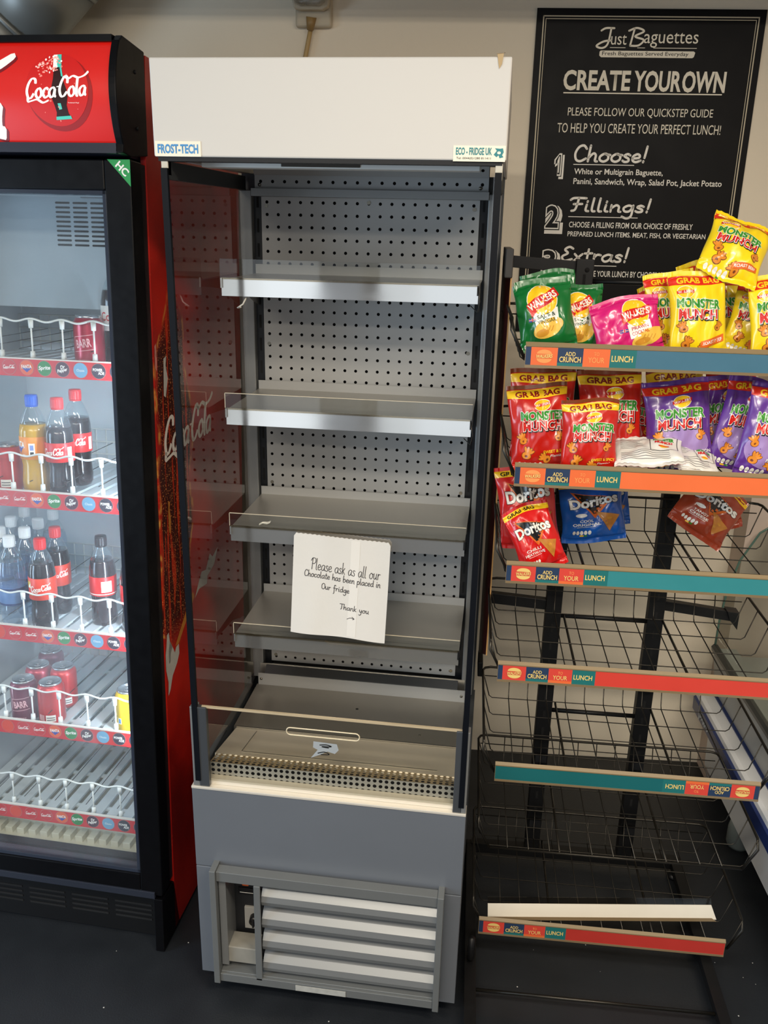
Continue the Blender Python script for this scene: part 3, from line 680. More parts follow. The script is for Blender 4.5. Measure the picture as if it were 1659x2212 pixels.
D.poly(rt([(-.02, -.052), (.028, -.052), (.03, -.0575), (-.022, -.0575)]), green, 4).poly(rt([(-.008, -.03), (.002, -.03), (.004, -.04), (-.006, -.041)]), green, 4)
rnd = random.Random(3)
for k in range(70):
    t = rnd.random(); a = 2.45 - t * 1.05; r = .056 - rnd.random() ** 2 * .026
    D.ell(-.119 + r * math.cos(a) + rnd.uniform(-.003, .003), 1.96 + r * math.sin(a) + rnd.uniform(-.003, .003), rnd.uniform(.0008, .0024), rnd.uniform(.0008, .0022), bub if k % 3 else wp, 4, 8)
for k in range(24):
    a = rnd.uniform(0, 6.28); r = rnd.uniform(.02, .055); q = rnd.uniform(.0006, .0018)
    D.ring(-.119 + r * math.cos(a), 1.96 + r * math.sin(a), q * .5, q, bub, 4, 10)
D.pen(COLA, -.118, 1.963, .121, .049, .0056, wp, 5, rot=.05, shear=.15, nib=.55)
D.text('Trademark Regd', -.087, 1.9365, .022, .0026, wp, 5)
for m_, dx, dz, l in ((mar, .004, -.004, 1), (wp, 0, 0, 2)):
    D.pen(hand('Cola'), -.402 + dx, 1.945 + dz, .35, .125, .032, m_, l, nib=.5, shear=.15)
    D.pen([[(0, 0), (.4, .25), (.75, .2), (1, 1)], [(0, 0.02), (.45, .1), (.8, .15), (1, .98)]], -.33 + dx, 2.004 + dz, .25, .035, .014, m_, l, nib=.3)
    D.pen(hand('Coca'), -.50 + dx, 2.0 + dz, .22, .06, .022, m_, l, nib=.5, shear=.15)
mb.decal(D, lambda x, y, l: (x, hv(y) + .004 - .0004 * l, y), (), ws)
sg = mb.build('header_sign', fg_); sg['label'] = 'lit red curved sign with white script and round bottle emblem'
mb = MB(); cap = [(.08, 2.05), (-.012, 2.057)] + [(hv(z) - .003, z) for z in ws[::-1]] + [(-.032, 1.853), (.002, 1.849), (.08, 1.86)]
for u0, u1 in ((-.014, .001), (-.651, -.636)):
    mb = vw(u0, u1, cap, blk); mb.build('header_end_cap', fg_, .002)
mb = MB(); mb.box(-.636, hv(2.046) - .003, 2.044, -.014, .08, 2.056, blk); mb.build('header_top_trim', fg_)
mb = MB(); mb.box(-.636, hv(1.868) - .003, 1.852, -.014, .08, 1.87, mat('trim_blue_black', (34, 36, 48), .35)); mb.build('header_bottom_trim', fg_)
mb = MB(); mb.box(-.636, .0, 1.87, -.014, .02, 2.044, blk2); mb.build('header_box', fg_)
for w_ in (2.005, 1.905):
    mb = MB(); mb.tube([(.001, .035, w_), (.003, .035, w_)], [.004, .003], blk2, 10); mb.build('screw', fg_)
# door
dE = mat('door_edge_blue_lit', (40, 46, 58), .25)  # inner bevel: the blue light falling on it is put into its colour
mb = MB()
G0, G1, H0, H1 = -.595, -.055, .222, 1.788
mb.box(G1, 0, .165, 0, .05, 1.845, blk); mb.box(-.65, 0, .165, G0, .05, 1.845, blk); mb.box(G0, 0, H1, G1, .05, 1.845, blk); mb.box(G0, 0, .165, G1, .05, H0, blk)
door = mb.build('door', fg_, .003); door['label'] = 'black framed door with large hazy glass pane'
mb = MB()
for x0, z0, x1, z1 in ((G1 - .008, H0, G1, H1), (G0, H0, G0 + .008, H1), (G0, H1 - .008, G1, H1), (G0, H0, G1, H0 + .010)): mb.box(x0, .003, z0, x1, .03, z1, dE)
mb.box(-.63, -.004, .158, -.018, .004, .176, mat('door_handle_lip', (36, 40, 50), .3)); mb.build('door_lip', door, .001)
mb = MB(); mb.box(-.645, .05, .17, -.004, .072, 1.84, mat('gasket_black', (8, 8, 9), .6)); 
mb = MB()
for x0, z0, x1, z1 in ((G1, .17, -.003, 1.842), (-.647, .17, G0, 1.842), (G0, H1, G1, 1.842), (G0, .17, G1, H0)): mb.box(x0, .05, z0, x1, .073, z1, mat('gasket_black', (8, 8, 9), .6))
mb.build('gasket', door)
mb = MB(); mb.box(G0, .012, H0, G1, .016, H1, thin_glass('fridge_glass', (.95, .97, .98), 1.05, .02, haze=.085, hcol=(.78, .86, .95), hscale=5.5, base=.015)); mb.build('door_glass', door)
mb = MB(); D = D2(); D.poly([(-.0475, 1.8445), (-.0005, 1.8445), (-.0005, 1.795)], mat('badge_green', (28, 150, 74), .4), 1)
D.text('HC', -.0165, 1.8275, .027, .0135, WHITE, 2, rot=-.78, bold=.03)
mb.add([(-.0475, 0, 1.8445), (-.0005, 0, 1.8445), (-.0005, 0, 1.795), (-.0475, -.0008, 1.8445), (-.0005, -.0008, 1.8445), (-.0005, -.0008, 1.795)], [(0, 1, 4, 3), (1, 2, 5, 4), (2, 0, 3, 5)], mat('badge_green', (28, 150, 74), .4))
mb.decal(D, lambda x, y, l: (x, -.0006 - .0004 * l, y)); o = mb.build('corner_badge', door); o['label'] = 'green triangular sticker with white letters HC'
# base
mb = MB(); mb.box(-.648, .045, fl(.05), -.03, .2, .16, blk2)
for k in range(5):
    for j in range(4): mb.box(-.62 + k * .118, .0435, .05 + j * .014, -.62 + k * .118 + .098, .0455, .055 + j * .014, VOID)
mb.build('kick_grille', fg_)
for u in (-.65, -.023):
    mb = vw(u, u + .023, [(.0, .002), (.10, fl(.10)), (.072, .155), (0, .155)], blk); mb.build('base_post', fg_, .002)
mb = MB(); mb.box(-.638, .2, fl(.3), -.012, .62, .19, blk2); mb.v = [Vector((v.x, v.y, max(v.z, fl(v.y) + .002))) for v in mb.v]; mb.build('compressor_box', fg_)
# liner
mb = MB(); mb.box(-.6, .55, .19, -.05, .56, 1.8, linerm); mb.build('liner_back', fg_)
for x in (-.606, -.056): mb = MB(); mb.box(x, .074, .19, x + .012, .56, 1.8, linerm); mb.build('liner_side', fg_)
mb = MB(); mb.box(-.6, .074, 1.79, -.05, .56, 1.80, linerm); mb.build('liner_top', fg_)
crm = mat('cream_plastic', (206, 202, 180), .5, noise=.06, nscale=20)
mb = MB(); mb.box(-.6, .074, .185, -.05, .56, .195, crm)
for k in range(16): mb.box(-.585 + k * .033, .115, .195, -.585 + k * .033 + .02, .15, .212, crm)
mb.box(-.595, .15, .195, -.055, .157, .226, crm); mb.build('liner_floor', fg_, .001)
evm = mat('evaporator_grey', (146, 158, 164), .45)
mb = MB(); mb.box(-.596, .2, 1.55, -.056, .206, 1.79, evm); mb.box(-.596, .206, 1.55, -.056, .55, 1.556, evm)
D = D2()
for c_ in range(3):
    for r_ in range(10):
        x0 = -.275 + c_ * .0415; z = 1.7775 - r_ * .0099
        D.poly([(x0 + .002, z - .0022), (x0 + .0335, z - .0022), (x0 + .0355, z), (x0 + .0335, z + .0022), (x0 + .002, z + .0022), (x0, z)], VOID, 1)
mb.decal(D, lambda x, y, l: (x, .2 - .0006, y)); mb.build('evaporator_cover', fg_)
mb = MB(); mb.box(-.21, .193, 1.788, -.155, .2, 1.7925, mat('sensor_grey', (90, 96, 100), .5)); mb.build('sensor_clip', fg_)
# led strips behind the door frame
ledm = mat('led_white', (225, 238, 255), .4, emit=6.0)
def led(u, v, tu, tv, p):
    a = FM @ Vector((u, v, .98)); t = FM @ Vector((tu, tv, .98))
    l = bpy.data.lights.new('led_light', 'AREA'); l.shape = 'RECTANGLE'; l.size = .012; l.size_y = .95; l.energy = p; l.color = (.76, .88, 1.0)
    o = bpy.data.objects.new('led_light', l); C.objects.link(o); o.location = a
    z = -(t - a).normalized(); y = (FM.to_3x3() @ Vector((0, 0, 1))).normalized(); x = y.cross(z).normalized(); y = z.cross(x)
    o.rotation_euler = Matrix((x, y, z)).transposed().to_euler(); return o
led(-.066, .080, -.4, .45, 8.5); led(-.588, .080, -.2, .4, .9)
for u in (-.062, -.594):
    mb = MB(); mb.box(u - .002, .078, .5, u + .002, .084, 1.46, ledm); mb.build('led_strip', fg_)
# shelves
slat = mat('shelf_slat_white', (206, 214, 216), .4); wirew = mat('white_coated_wire', (222, 224, 218), .35); gapm = mat('shelf_gap', (70, 84, 92), .6)
stripr = mat('strip_red', (204, 34, 38), .4)
drinks = [((214, 60, 30), None), ((196, 30, 36), 'Coca-Cola'), ((196, 30, 36), 'Coca-Cola'), ((226, 92, 44), 'FANTA'), ((34, 130, 62), 'Sprite'), ((66, 24, 44), 'Dr Pepper'), ((108, 164, 196), 'Oasis'), ((46, 44, 58), 'POWER'), ((46, 44, 58), None)]
SH = [1.4433, 1.1402, .8009, .5451, .2989]
def strip_sheet():
    D = D2(); bl2 = mat('fanta_blue', (50, 70, 160), .4)
    for k in range(13):
        u = -.096 - k * .0425; i = 8 - k
        col, t = drinks[i] if i >= 0 else drinks[1 + (i % 3)] if i % 3 != 2 else ((196, 30, 36), 'Coca-Cola')
        if u - .0165 < -.59 or u > -.062: continue
        D.ell(u, -.0198, .0172, .0172, mat('strip_ring', (176, 120, 110), .4), 1, 28).ell(u, -.0198, .0162, .0162, mat('strip_%d_%d_%d' % col, col, .4), 2, 28)
        if t == 'Coca-Cola': D.pen(COLA, u, -.0195, .027, .010, .0012, WHITE, 3, nib=.4, k=3)
        elif t == 'FANTA': D.poly([(u - .012, -.0205), (u + .012, -.0205), (u, -.030)], bl2, 3).text('FANTA', u, -.0175, .024, .0075, WHITE, 4, rot=.05, bold=.03)
        elif t == 'Sprite': D.text('Sprite', u, -.0195, .027, .0105, WHITE, 3, rot=.08, shear=.2, bold=.03)
        elif t == 'Dr Pepper': D.text('Dr', u + .001, -.0145, .010, .0075, WHITE, 3, rot=.25, shear=.2, bold=.03).text('Pepper', u, -.0225, .024, .009, WHITE, 3, rot=.25, shear=.2, bold=.03)
        elif t == 'Oasis': D.text('Oasis', u, -.0198, .018, .0055, WHITE, 3)
        elif t == 'POWER': D.text('POWER', u - .002, -.017, .022, .006, WHITE, 3, bold=.03).text('ADE', u + .006, -.024, .014, .006, WHITE, 3, bold=.03)
    return D
SD = strip_sheet()
for n_, s_ in enumerate(SH):
    mb = MB(); z = s_ - .022
    for k in range(13):
        u = -.588 + k * .0425; mb.box(u, .1, z - .006, u + .0285, .53, z, slat)
    for v in (.16, .30, .44): mb.box(-.59, v, z - .011, -.06, v + .012, z - .006, slat)
    mb.box(-.59, .099, z - .014, -.06, .104, s_ - .002, slat)
    she = mb.build('shelf', fg_)
    mb = MB(); mb.box(-.592, .0945, s_ - .0395, -.058, .098, s_, stripr); mb.box(-.592, .0935, s_ - .0015, -.058, .1, s_ + .0015, mat('strip_clear_edge', (214, 208, 196), .3))
    mb.decal(SD, lambda x, y, l: (x, .0945 - .0003 * l, s_ + y)); o = mb.build('price_strip', she); o['label'] = 'red strip with round drink logos'
    if n_ < 5:
        us = [-.0765 - k * .0735 for k in range(8)]
        pts = []
        for k in range(0, 71):
            u = -.06 - k * .0075
            pts.append((u, .104, s_ + .083 + .0035 * math.cos((u + .0765) / .0735 * 2 * PI)))
        mb = MB(); mb.tube(pts, .0024, wirew, 6)
        for u in us:
            if u < -.59: continue
            mb.tube([(u, .104, s_ - .002), (u, .104, s_ + .082)], .0022, wirew, 6)
            mb.tube([(u, .104, s_ + .001), (u, .104, s_ + .016)], [.006, .0052], wirew, 8); mb.tube([(u, .104, s_ + .066), (u, .104, s_ + .084)], [.0052, .006], wirew, 8)
        mb.build('front_rail', she)
        mb = MB()
        for dz in (.02, .055, .09): mb.tube([(-.59, .53, s_ + dz - .02), (-.06, .53, s_ + dz - .02)], .002, wirew, 6)
        for k in range(19): mb.tube([(-.59 + k * .0294, .532, s_ - .025), (-.59 + k * .0294, .532, s_ + .07)], .0017, wirew, 5)
        mb.build('rear_rail', she)
        mb = MB()
        for k in range(6): mb.tube([(-.50 + k * .085, .105, s_ + .02), (-.50 + k * .085, .52, s_ + .035)], .001, WIRE, 5)
        mb.build('lane_divider', she)

# ------------------------------------------------------------------ bottles and cans
def ribs(prof, n, amp): return prof
colaL = mat('cola_liquid', (22, 11, 10), .12, coat=.6); pet = thin_glass('clear_bottle', (.86, .92, .93), 1.3, .03, haze=.08, hcol=(.85, .92, 1), base=.05)
def at(u, v, w_): return FM @ Vector((u, v, w_))
BOT = [(.0, .003), (.018, .0), (.027, .003), (.031, .012), (.0318, .03), (.0295, .055), (.0285, .068), (.0310, .084), (.0322, .092), (.0322, .134), (.0318, .148), (.0285, .168), (.0215, .188), (.0152, .200), (.0128, .206), (.0125, .212)]
def bottle(name, u, v, top, label, group, liquid, capm, lab=None, level=.172, turn=0.0, H=.232, sc=1.0):
    base = top - H
    t = empty(name, at(u, v, base), (FM.to_3x3() @ Matrix.Rotation(turn, 3, 'Z')).to_euler(), label, 'bottle', group)
    def rad(z):
        for (r0, z0), (r1, z1) in zip(BOT[1:], BOT[2:]):
            if z0 <= z <= z1: return r0 + (r1 - r0) * (z - z0) / (z1 - z0)
        return .0125
    lower = [p for p in BOT if p[1] < level] + [(rad(level), level), (0, level)]
    MB().lathe([(r * sc * .995, z) for r, z in lower], liquid, 24).build('liquid', t)
    upper = [(rad(level), level)] + [p for p in BOT if p[1] > level]
    MB().lathe([(r * sc, z) for r, z in upper] , pet, 24).build('bottle_neck', t)
    mb = MB(); n = 40; ring = []
    for z, r in ((.2085, .0142), (.2275, .0142)):
        ring += [((r + (.0003 if k % 2 else -.0002)) * math.cos(2 * PI * k / n), (r + (.0003 if k % 2 else -.0002)) * math.sin(2 * PI * k / n), z) for k in range(n)]
    mb.add(ring, [(k, (k + 1) % n, n + (k + 1) % n, n + k) for k in range(n)], capm, False)
    mb.lathe([(.0142, .2275), (.0132, .2312), (.0, .232)], capm, n); mb.lathe([(.0138, .2045), (.0138, .208)], capm, 24); mb.build('cap', t)
    if lab:
        m, fn, z0, z1 = lab; mb = MB(); R_ = .0328 * sc; mb.lathe([(R_ - .0004, z0), (R_, z0 + .0005), (R_, z1 - .0005), (R_ - .0004, z1)], m, 32)
        D = D2(); fn(D, (z0 + z1) / 2, R_)
        mb.decal(D, lambda x, y, l: ((R_ + .0002 * l) * math.cos(-PI / 2 + x / R_), (R_ + .0002 * l) * math.sin(-PI / 2 + x / R_), y), [k * .004 for k in range(-14, 15)])
        mb.build('label', t)
    return t
redl = mat('label_red', (206, 28, 26), .35); orl = mat('label_orange', (238, 140, 24), .35); whl = mat('label_white', (226, 224, 218), .4)
redcap = mat('cap_red', (212, 38, 40), .4); bluecap = mat('cap_blue', (34, 92, 196), .4); blackcap = mat('cap_black', (18, 18, 20), .4); whcap = mat('cap_white', (222, 224, 222), .4)
def lab_cola(D, z, R_): D.pen(COLA, .0, z + .002, .05, .022, .0027, WHITE, 1, rot=.05, shear=.15, nib=.55, k=4).rect(.034, z - .017, .046, z + .013, WHITE, 1).rect(-.05, z - .012, -.036, z + .012, mat('label_gold', (214, 170, 40), .4), 1)
def lab_cola2(D, z, R_): D.pen(COLA, .012, z + .003, .05, .02, .0026, WHITE, 1, rot=.1, nib=.55, k=4).rect(-.032, z + .002, -.014, z + .019, mat('label_gold', (214, 170, 40), .4), 1).poly([(-.026, z + .003), (-.0145, z + .003), (-.0145, z + .015)], WHITE, 2).rect(-.028, z - .016, -.008, z - .011, mat('label_gold', (214, 170, 40), .4), 1)
def lab_zero(D, z, R_): D.rect(.006, z - .014, .032, z + .014, WHITE, 1).text('COCA COLA', .019, z + .006, .02, .003, BLACKP, 2).text('ZERO SUGAR', .019, z, .02, .003, BLACKP, 2).text('500ml', .019, z - .006, .014, .003, BLACKP, 2).rect(-.05, z - .0205, .05, z - .0185, WHITE, 1)
def lab_diet(D, z, R_): D.text('Coke', .0, z + .004, .046, .019, mat('coke_red', (206, 30, 34), .4), 1, bold=.01).text('NO SUGAR', .0, z - .012, .03, .0035, BLACKP, 1)
def lab_fanta(D, z, R_):
    D.poly([(-.036, z + .004), (-.008, z + .004), (-.020, z - .012)], mat('fanta_blue', (50, 70, 160), .4), 1).text('FANTA', -.024, z + .009, .036, .013, WHITE, 2, rot=-.05, bold=.03)
    D.rect(.004, z - .016, .018, z + .012, WHITE, 1).rect(.007, z - .004, .015, z + .008, mat('fanta_pale', (130, 150, 210), .4), 2).rect(.007, z - .014, .015, z - .008, BLACKP, 2).ell(-.008, z - .017, .006, .003, WHITE, 1, 14, -.2)
bottle('cola_bottle', -.148, .208, 1.654, 'dark cola bottle with white label beside red can on the upper fridge shelf', 'cola bottles', colaL, blackcap, (whl, lab_diet, .083, .138))
bottle('orange_drink_bottle', -.337, .148, 1.356, 'orange drink bottle with bright blue cap and orange label', None, mat('orange_liquid', (196, 150, 22), .2, coat=.4), bluecap, (orl, lab_fanta, .085, .137), level=.165)
bottle('cola_bottle', -.274, .148, 1.353, 'red-capped cola bottle standing right beside the orange drink bottle', 'cola bottles', colaL, redcap, (redl, lab_cola, .085, .130), level=.165)
bottle('cola_bottle', -.2665, .218, 1.364, 'red-capped cola bottle behind another to the right of the orange drink', 'cola bottles', colaL, redcap, (redl, lab_cola, .085, .130), level=.165, turn=.3)
bottle('cola_bottle', -.350, .158, 1.007, 'red-capped cola bottle at shelf front beside clear water bottles', 'cola bottles', colaL, redcap, (mat('label_scarlet', (226, 60, 28), .35), lab_cola2, .082, .137))
bottle('cola_bottle', -.366, .255, 1.007, 'red-capped cola bottle standing behind the front one, by the water bottles', 'cola bottles', colaL, redcap, (mat('label_scarlet', (226, 60, 28), .35), lab_cola2, .082, .137), turn=.25)
bottle('cola_bottle', -.221, .215, 1.007, 'black-capped cola bottle standing alone on the middle fridge shelf', 'cola bottles', mat('cola_zero_liquid', (46, 38, 40), .15, coat=.5), blackcap, (redl, lab_zero, .083, .132), turn=.15)
bottle('cola_bottle', -.128, .19, 1.0, 'cola bottle half hidden behind the door frame on the middle shelf', 'cola bottles', colaL, blackcap, (redl, lab_zero, .083, .132), turn=.6)
waterL = thin_glass('water', (.72, .82, .9), 1.2, .04, haze=.16, hcol=(.7, .8, .92), base=.04); wl = mat('water_label_blue', (92, 128, 176), .4)
def lab_water(D, z, R_): D.rect(-.06, z + .014, .06, z + .022, mat('water_navy', (34, 56, 104), .4), 1).rect(-.06, z - .022, .06, z - .017, mat('water_navy', (34, 56, 104), .4), 1)
for i, (u, v, tp, lb) in enumerate(((-.432, .160, .992, 'clear water bottle with white cap at the front of its row'), (-.437, .235, .992, 'clear water bottle with white cap, second in its row'), (-.452, .322, .99, 'clear water bottle with white cap, third in its row'),
        (-.46, .41, .99, 'clear water bottle with white cap at the back behind the cola'), (-.528, .32, .99, 'clear water bottle in the left row, second from the back'), (-.548, .415, .99, 'clear water bottle at the very back of the left row'), (-.497, .222, .992, 'clear water bottle with white cap, leftmost near the shelf front'))):
    bottle('water_bottle', u, v, tp, lb, 'water bottles on the middle fridge shelf', waterL, whcap, (wl, lab_water, .06, .105), level=.17, H=.216 + .002)
alu = mat('can_aluminium', (196, 198, 200), .25, .9)
CAN = [(.0, .004), (.022, .003), (.025, .0), (.027, .003), (.0325, .011), (.033, .014), (.033, .095), (.0325, .099), (.0275, .1095)]
def can(name, u, v, top, label, group, bodym, fn=None, turn=0.0):
    t = empty(name, at(u, v, top - .115), (FM.to_3x3() @ Matrix.Rotation(turn, 3, 'Z')).to_euler(), label, 'can', group)
    mb = MB().lathe(CAN, bodym, 32)
    if fn:
        D = D2(); fn(D)
        mb.decal(D, lambda x, y, l: ((.0331 + .0002 * l) * math.cos(-PI / 2 + x / .033), (.0331 + .0002 * l) * math.sin(-PI / 2 + x / .033), y), [k * .004 for k in range(-14, 15)])
    mb.build('can_body', t)
    ld = MB().lathe([(.0275, .1095), (.0275, .113), (.0265, .115), (.0253, .1145), (.0245, .1105), (.0, .1110)], alu, 32).build('lid', t)
    mb = MB(); mb.tube([(.009 * math.cos(a) * .75, -.004 + .009 * math.sin(a), .1122) for a in (2 * PI * k / 14 for k in range(14))], .0014, alu, 6, True)
    mb.lathe([(.003, .111), (.003, .1128), (0, .1132)], alu, 10, (0, .003, 0)); mb.build('ring_pull', ld)
    return t
canr = mat('can_red', (206, 36, 34), .28, .35, coat=.4); canp = mat('can_cherry', (176, 34, 58), .3, .35, coat=.4); cany = mat('can_yellow', (226, 188, 22), .3, .2, coat=.4); canm_ = mat('can_plum', (116, 30, 60), .3, .3, coat=.4)
pk = mat('can_pale_pink', (232, 176, 178), .4)
def barr(D): 
    D.text('BARR', .0, .056, .034, .017, pk, 1, rot=.14, bold=.03)
    for y in (.072, .040): D.pen([[(0, 0), (.5, .5), (1, 1)]], 0, y, .046, .0065, .0013, pk, 1)
    D.pen([[(0, 0), (.5, .5), (1, 1.01)]], -.0225, .056, .0005, .024, .0012, pk, 1)
    D.text('CHERRY', .0, .018, .026, .0055, pk, 1, bold=.01)
def redc(D): D.rect(-.022, .018, -.006, .034, pk, 1).rect(-.002, .016, .022, .034, WHITE, 1).rect(0, .02, .02, .022, BLACKP, 2).rect(0, .026, .02, .028, BLACKP, 2)
can('drink_can', -.183, .145, 1.5395, 'cherry red drinks can beside the white-labelled cola bottle on upper shelf', None, canp, barr, .05)
can('drink_can', -.419, .165, 1.2335, 'red can at the left edge of the shelf beside the orange drink', None, canr, redc)
can('drink_can', -.347, .152, .632, 'bright red can with white panels at the front of the lower shelf', None, canr, redc, .1)
can('drink_can', -.362, .241, .632, 'bright red can directly behind the front red can', None, canr, redc, .4)
can('drink_can', -.445, .325, .632, 'plum coloured can at the back of the lower fridge shelf', None, canm_, barr, .35)
can('drink_can', -.420, .150, .632, 'plum coloured can left of the front bright red can', None, canm_, barr, .2)
can('drink_can', -.429, .235, .632, 'cherry can in the middle of the left row of cans', None, canp, barr, .3)
can('drink_can', -.14, .158, .632, 'yellow can partly hidden by the door frame on the lower shelf', None, cany, lambda D: D.rect(-.016, .03, -.006, .046, WHITE, 1).rect(-.014, .032, -.008, .044, blue, 2))

# ================================================================== poster, light fitting, duct
pz = Matrix.Rotation(WY, 4, 'Z')
pblack = mat('poster_black', (7, 7, 9), .5, spec=.2, noise=.12, nscale=12); bor = mat('poster_border', (214, 202, 174), .5)
PX, PZ = .7237, 2.2833
mb = MB(); P0 = RM @ Vector((PX, BW - .002, 0)); 
mb.box(0, -.004, -.841, .594, 0, 0, pblack)
D = D2()
def frame(x0, y0, x1, y1, t):
    D.rect(x0, y0, x1, y0 + t, bor).rect(x0, y1 - t, x1, y1, bor).rect(x0, y0, x0 + t, y1, bor).rect(x1 - t, y0, x1, y1, bor)
frame(.0165, -.822, .5775, -.017, .003); frame(.0235, -.815, .5705, -.024, .0018)
# the poster as measured: px of the photo turned into millimetres on the board
def bx(fn, t, x0, z1, x1, z0, *m, **k):
    fn(t, (x0 + x1) / 2 - .0727, (z0 + z1) / 2, x1 - x0, z1 - z0, *m, **k)
bx(D.pen, hand('J'), .235, -.046, .278, -.093, .0048, CREAM); bx(D.text, 'ust', .272, -.061, .313, -.085, CREAM)
bx(D.pen, hand('B'), .317, -.045, .357, -.087, .0048, CREAM); bx(D.text, 'aguettes', .358, -.055, .499, -.091, CREAM)
D.rect(.198, -.0925, .239, -.091, CREAM).rect(.27, -.0925, .29, -.091, CREAM).rect(.312, -.0925, .425, -.091, CREAM)
D.poly([(.175, -.099), (.418, -.099), (.4225, -.102), (.42, -.1125), (.416, -.115), (.177, -.115), (.172, -.111), (.172, -.102)], CREAM); bx(D.text, 'Fresh Baguettes Served Everyday', .252, -.101, .478, -.113, pblack, 2)
bx(D.text, 'CREATE', .157, -.148, .332, -.194, CREAM, bold=.03); bx(D.text, 'YOUR', .345, -.148, .466, -.195, CREAM, bold=.03); bx(D.text, 'OWN', .472, -.148, .583, -.196, CREAM, bold=.03)
D.rect(.085, -.2035, .506, -.2005, CREAM)
bx(D.text, 'PLEASE FOLLOW OUR QUICKSTEP GUIDE', .174, -.238, .562, -.262, CREAM); bx(D.text, 'TO HELP YOU CREATE YOUR PERFECT LUNCH!', .149, -.277, .588, -.301, CREAM)
def head(t, x0, z1, x1, z0): bx(D.pen, hand(t), x0, z1, x1, z0, .0062, WHITE, 1, shear=.1)
def num(t, x, y):
    x -= .0727
    if t == '1':
        P = [(-.42, .22), (.12, .5), (.42, .5), (.42, -.5), (-.02, -.5), (-.02, .14), (-.42, .0)]
        for k, (m, sx, sy, dx, dy) in enumerate(((WHITE, 1.45, 1.16, .005, -.006), (pblack, 1.45, 1.16, 0, 0), (WHITE, 1.2, 1.08, 0, 0), (pblack, .8, .93, .0003, 0), (WHITE, .36, .78, .0012, .0))):
            D.poly([(x + dx + a * .020 * sx, y + dy + b * .054 * sy) for a, b in P], m, 1 + k)
        return
    nw = .030; bs = 1.0
    D.text(t, x + .006, y - .007, nw, .054, WHITE, 1, bold=.15).text(t, x, y, nw, .054, pblack, 2, bold=.11).text(t, x, y, nw, .054, WHITE, 3, bold=.075).text(t, x, y, nw, .054, pblack, 4, bold=.03)
num('1', .158, -.383); num('2', .154, -.520); num('3', .154, -.640)
head('Choose!', .204, -.333, .396, -.373); D.rect(.128, -.3825, .294, -.3805, WHITE)
bx(D.text, 'White or Multigrain Baguette,', .205, -.392, .447, -.411, WHITE, bold=.012); bx(D.text, 'Panini, Sandwich, Wrap, Salad Pot, Jacket Potato', .205, -.417, .61, -.437, WHITE, bold=.012)
head('Fillings!', .2, -.469, .42, -.52); D.rect(.126, -.5195, .319, -.5175, WHITE)
bx(D.text, 'CHOOSE A FILLING FROM OUR CHOICE OF FRESHLY', .203, -.532, .546, -.547, WHITE, bold=.012); bx(D.text, 'PREPARED LUNCH ITEMS. MEAT, FISH, OR VEGETARIAN', .201, -.558, .585, -.573, WHITE, bold=.012)
head('Extras!', .192, -.60, .374, -.638); D.rect(.118, -.651, .274, -.649, WHITE)
bx(D.text, 'SUPERCHARGE YOUR LUNCH BY CHOOSING', .198, -.664, .48, -.680, WHITE, bold=.012); bx(D.text, 'EXTRAS MENU', .2, -.689, .297, -.704, WHITE, bold=.012)
mb.decal(D, flat((0, -.004, 0), (1, 0, 0), (0, 0, 1), (0, -1, 0)))
o = mb.build('menu_poster', loc=(P0.x, P0.y, PZ - .0), rot=(0, 0, WY)); tag(o, 'large black wall poster with cream border and white create-your-own lunch lettering', 'poster')

lb = mat('light_fitting_cream', (196, 184, 160), .5, noise=.08, nscale=30); lc = thin_glass('light_cover', (.8, .78, .72), 1.2, .12, haze=.35, hcol=(.8, .77, .7), hscale=30)
Lp = W(.133, BW, 2.328)
t = empty('bulkhead_light', Lp, (0, 0, WY), 'small aged cream bulkhead light on the wall above the white canopy', 'light')
MB().box(-.052, -.022, -.098, .046, 0, .12, lb).build('back_box', t, .008, 3)
mb = MB(); mb.prism([(-.056, -.042), (-.051, -.058), (-.036, -.062), (.024, -.062), (.04, -.054), (.044, -.032), (.044, .09), (-.06, .09)], lambda a, b, d: (a, d, b), -.022, -.05, lb); mb.build('bezel', t, .004)
mb = MB(); mb.prism([(-.052, -.032), (-.046, -.05), (-.032, -.056), (.018, -.056), (.032, -.046), (.036, -.022), (.036, .086), (-.05, .086)], lambda a, b, d: (a, d, b), -.05, -.074, lc, True); mb.build('cover', t, .006)
mb = MB(); mb.tube([(-.03, -.056, .0), (.02, -.056, .0), (.02, -.056, .06), (-.03, -.056, .06)], .006, mat('tube_lamp', (220, 216, 205), .4), 8); mb.build('lamp_tube', t)
mb = MB(); mb.tube([(-.01, -.015, -.095), (-.018, -.014, -.13), (-.034, -.012, -.2), (-.05, -.008, -.30), (-.05, -.006, -.5)], .0062, mat('yellowed_cable', (188, 158, 104), .5), 8); mb.build('cable', t)
mb = MB(); mb.tube([(-.008, -.026, -.075), (-.012, -.02, -.105)], [.014, .009], mat('cable_gland', (150, 120, 72), .5, noise=.2, nscale=40), 12); mb.build('cable_gland', t)

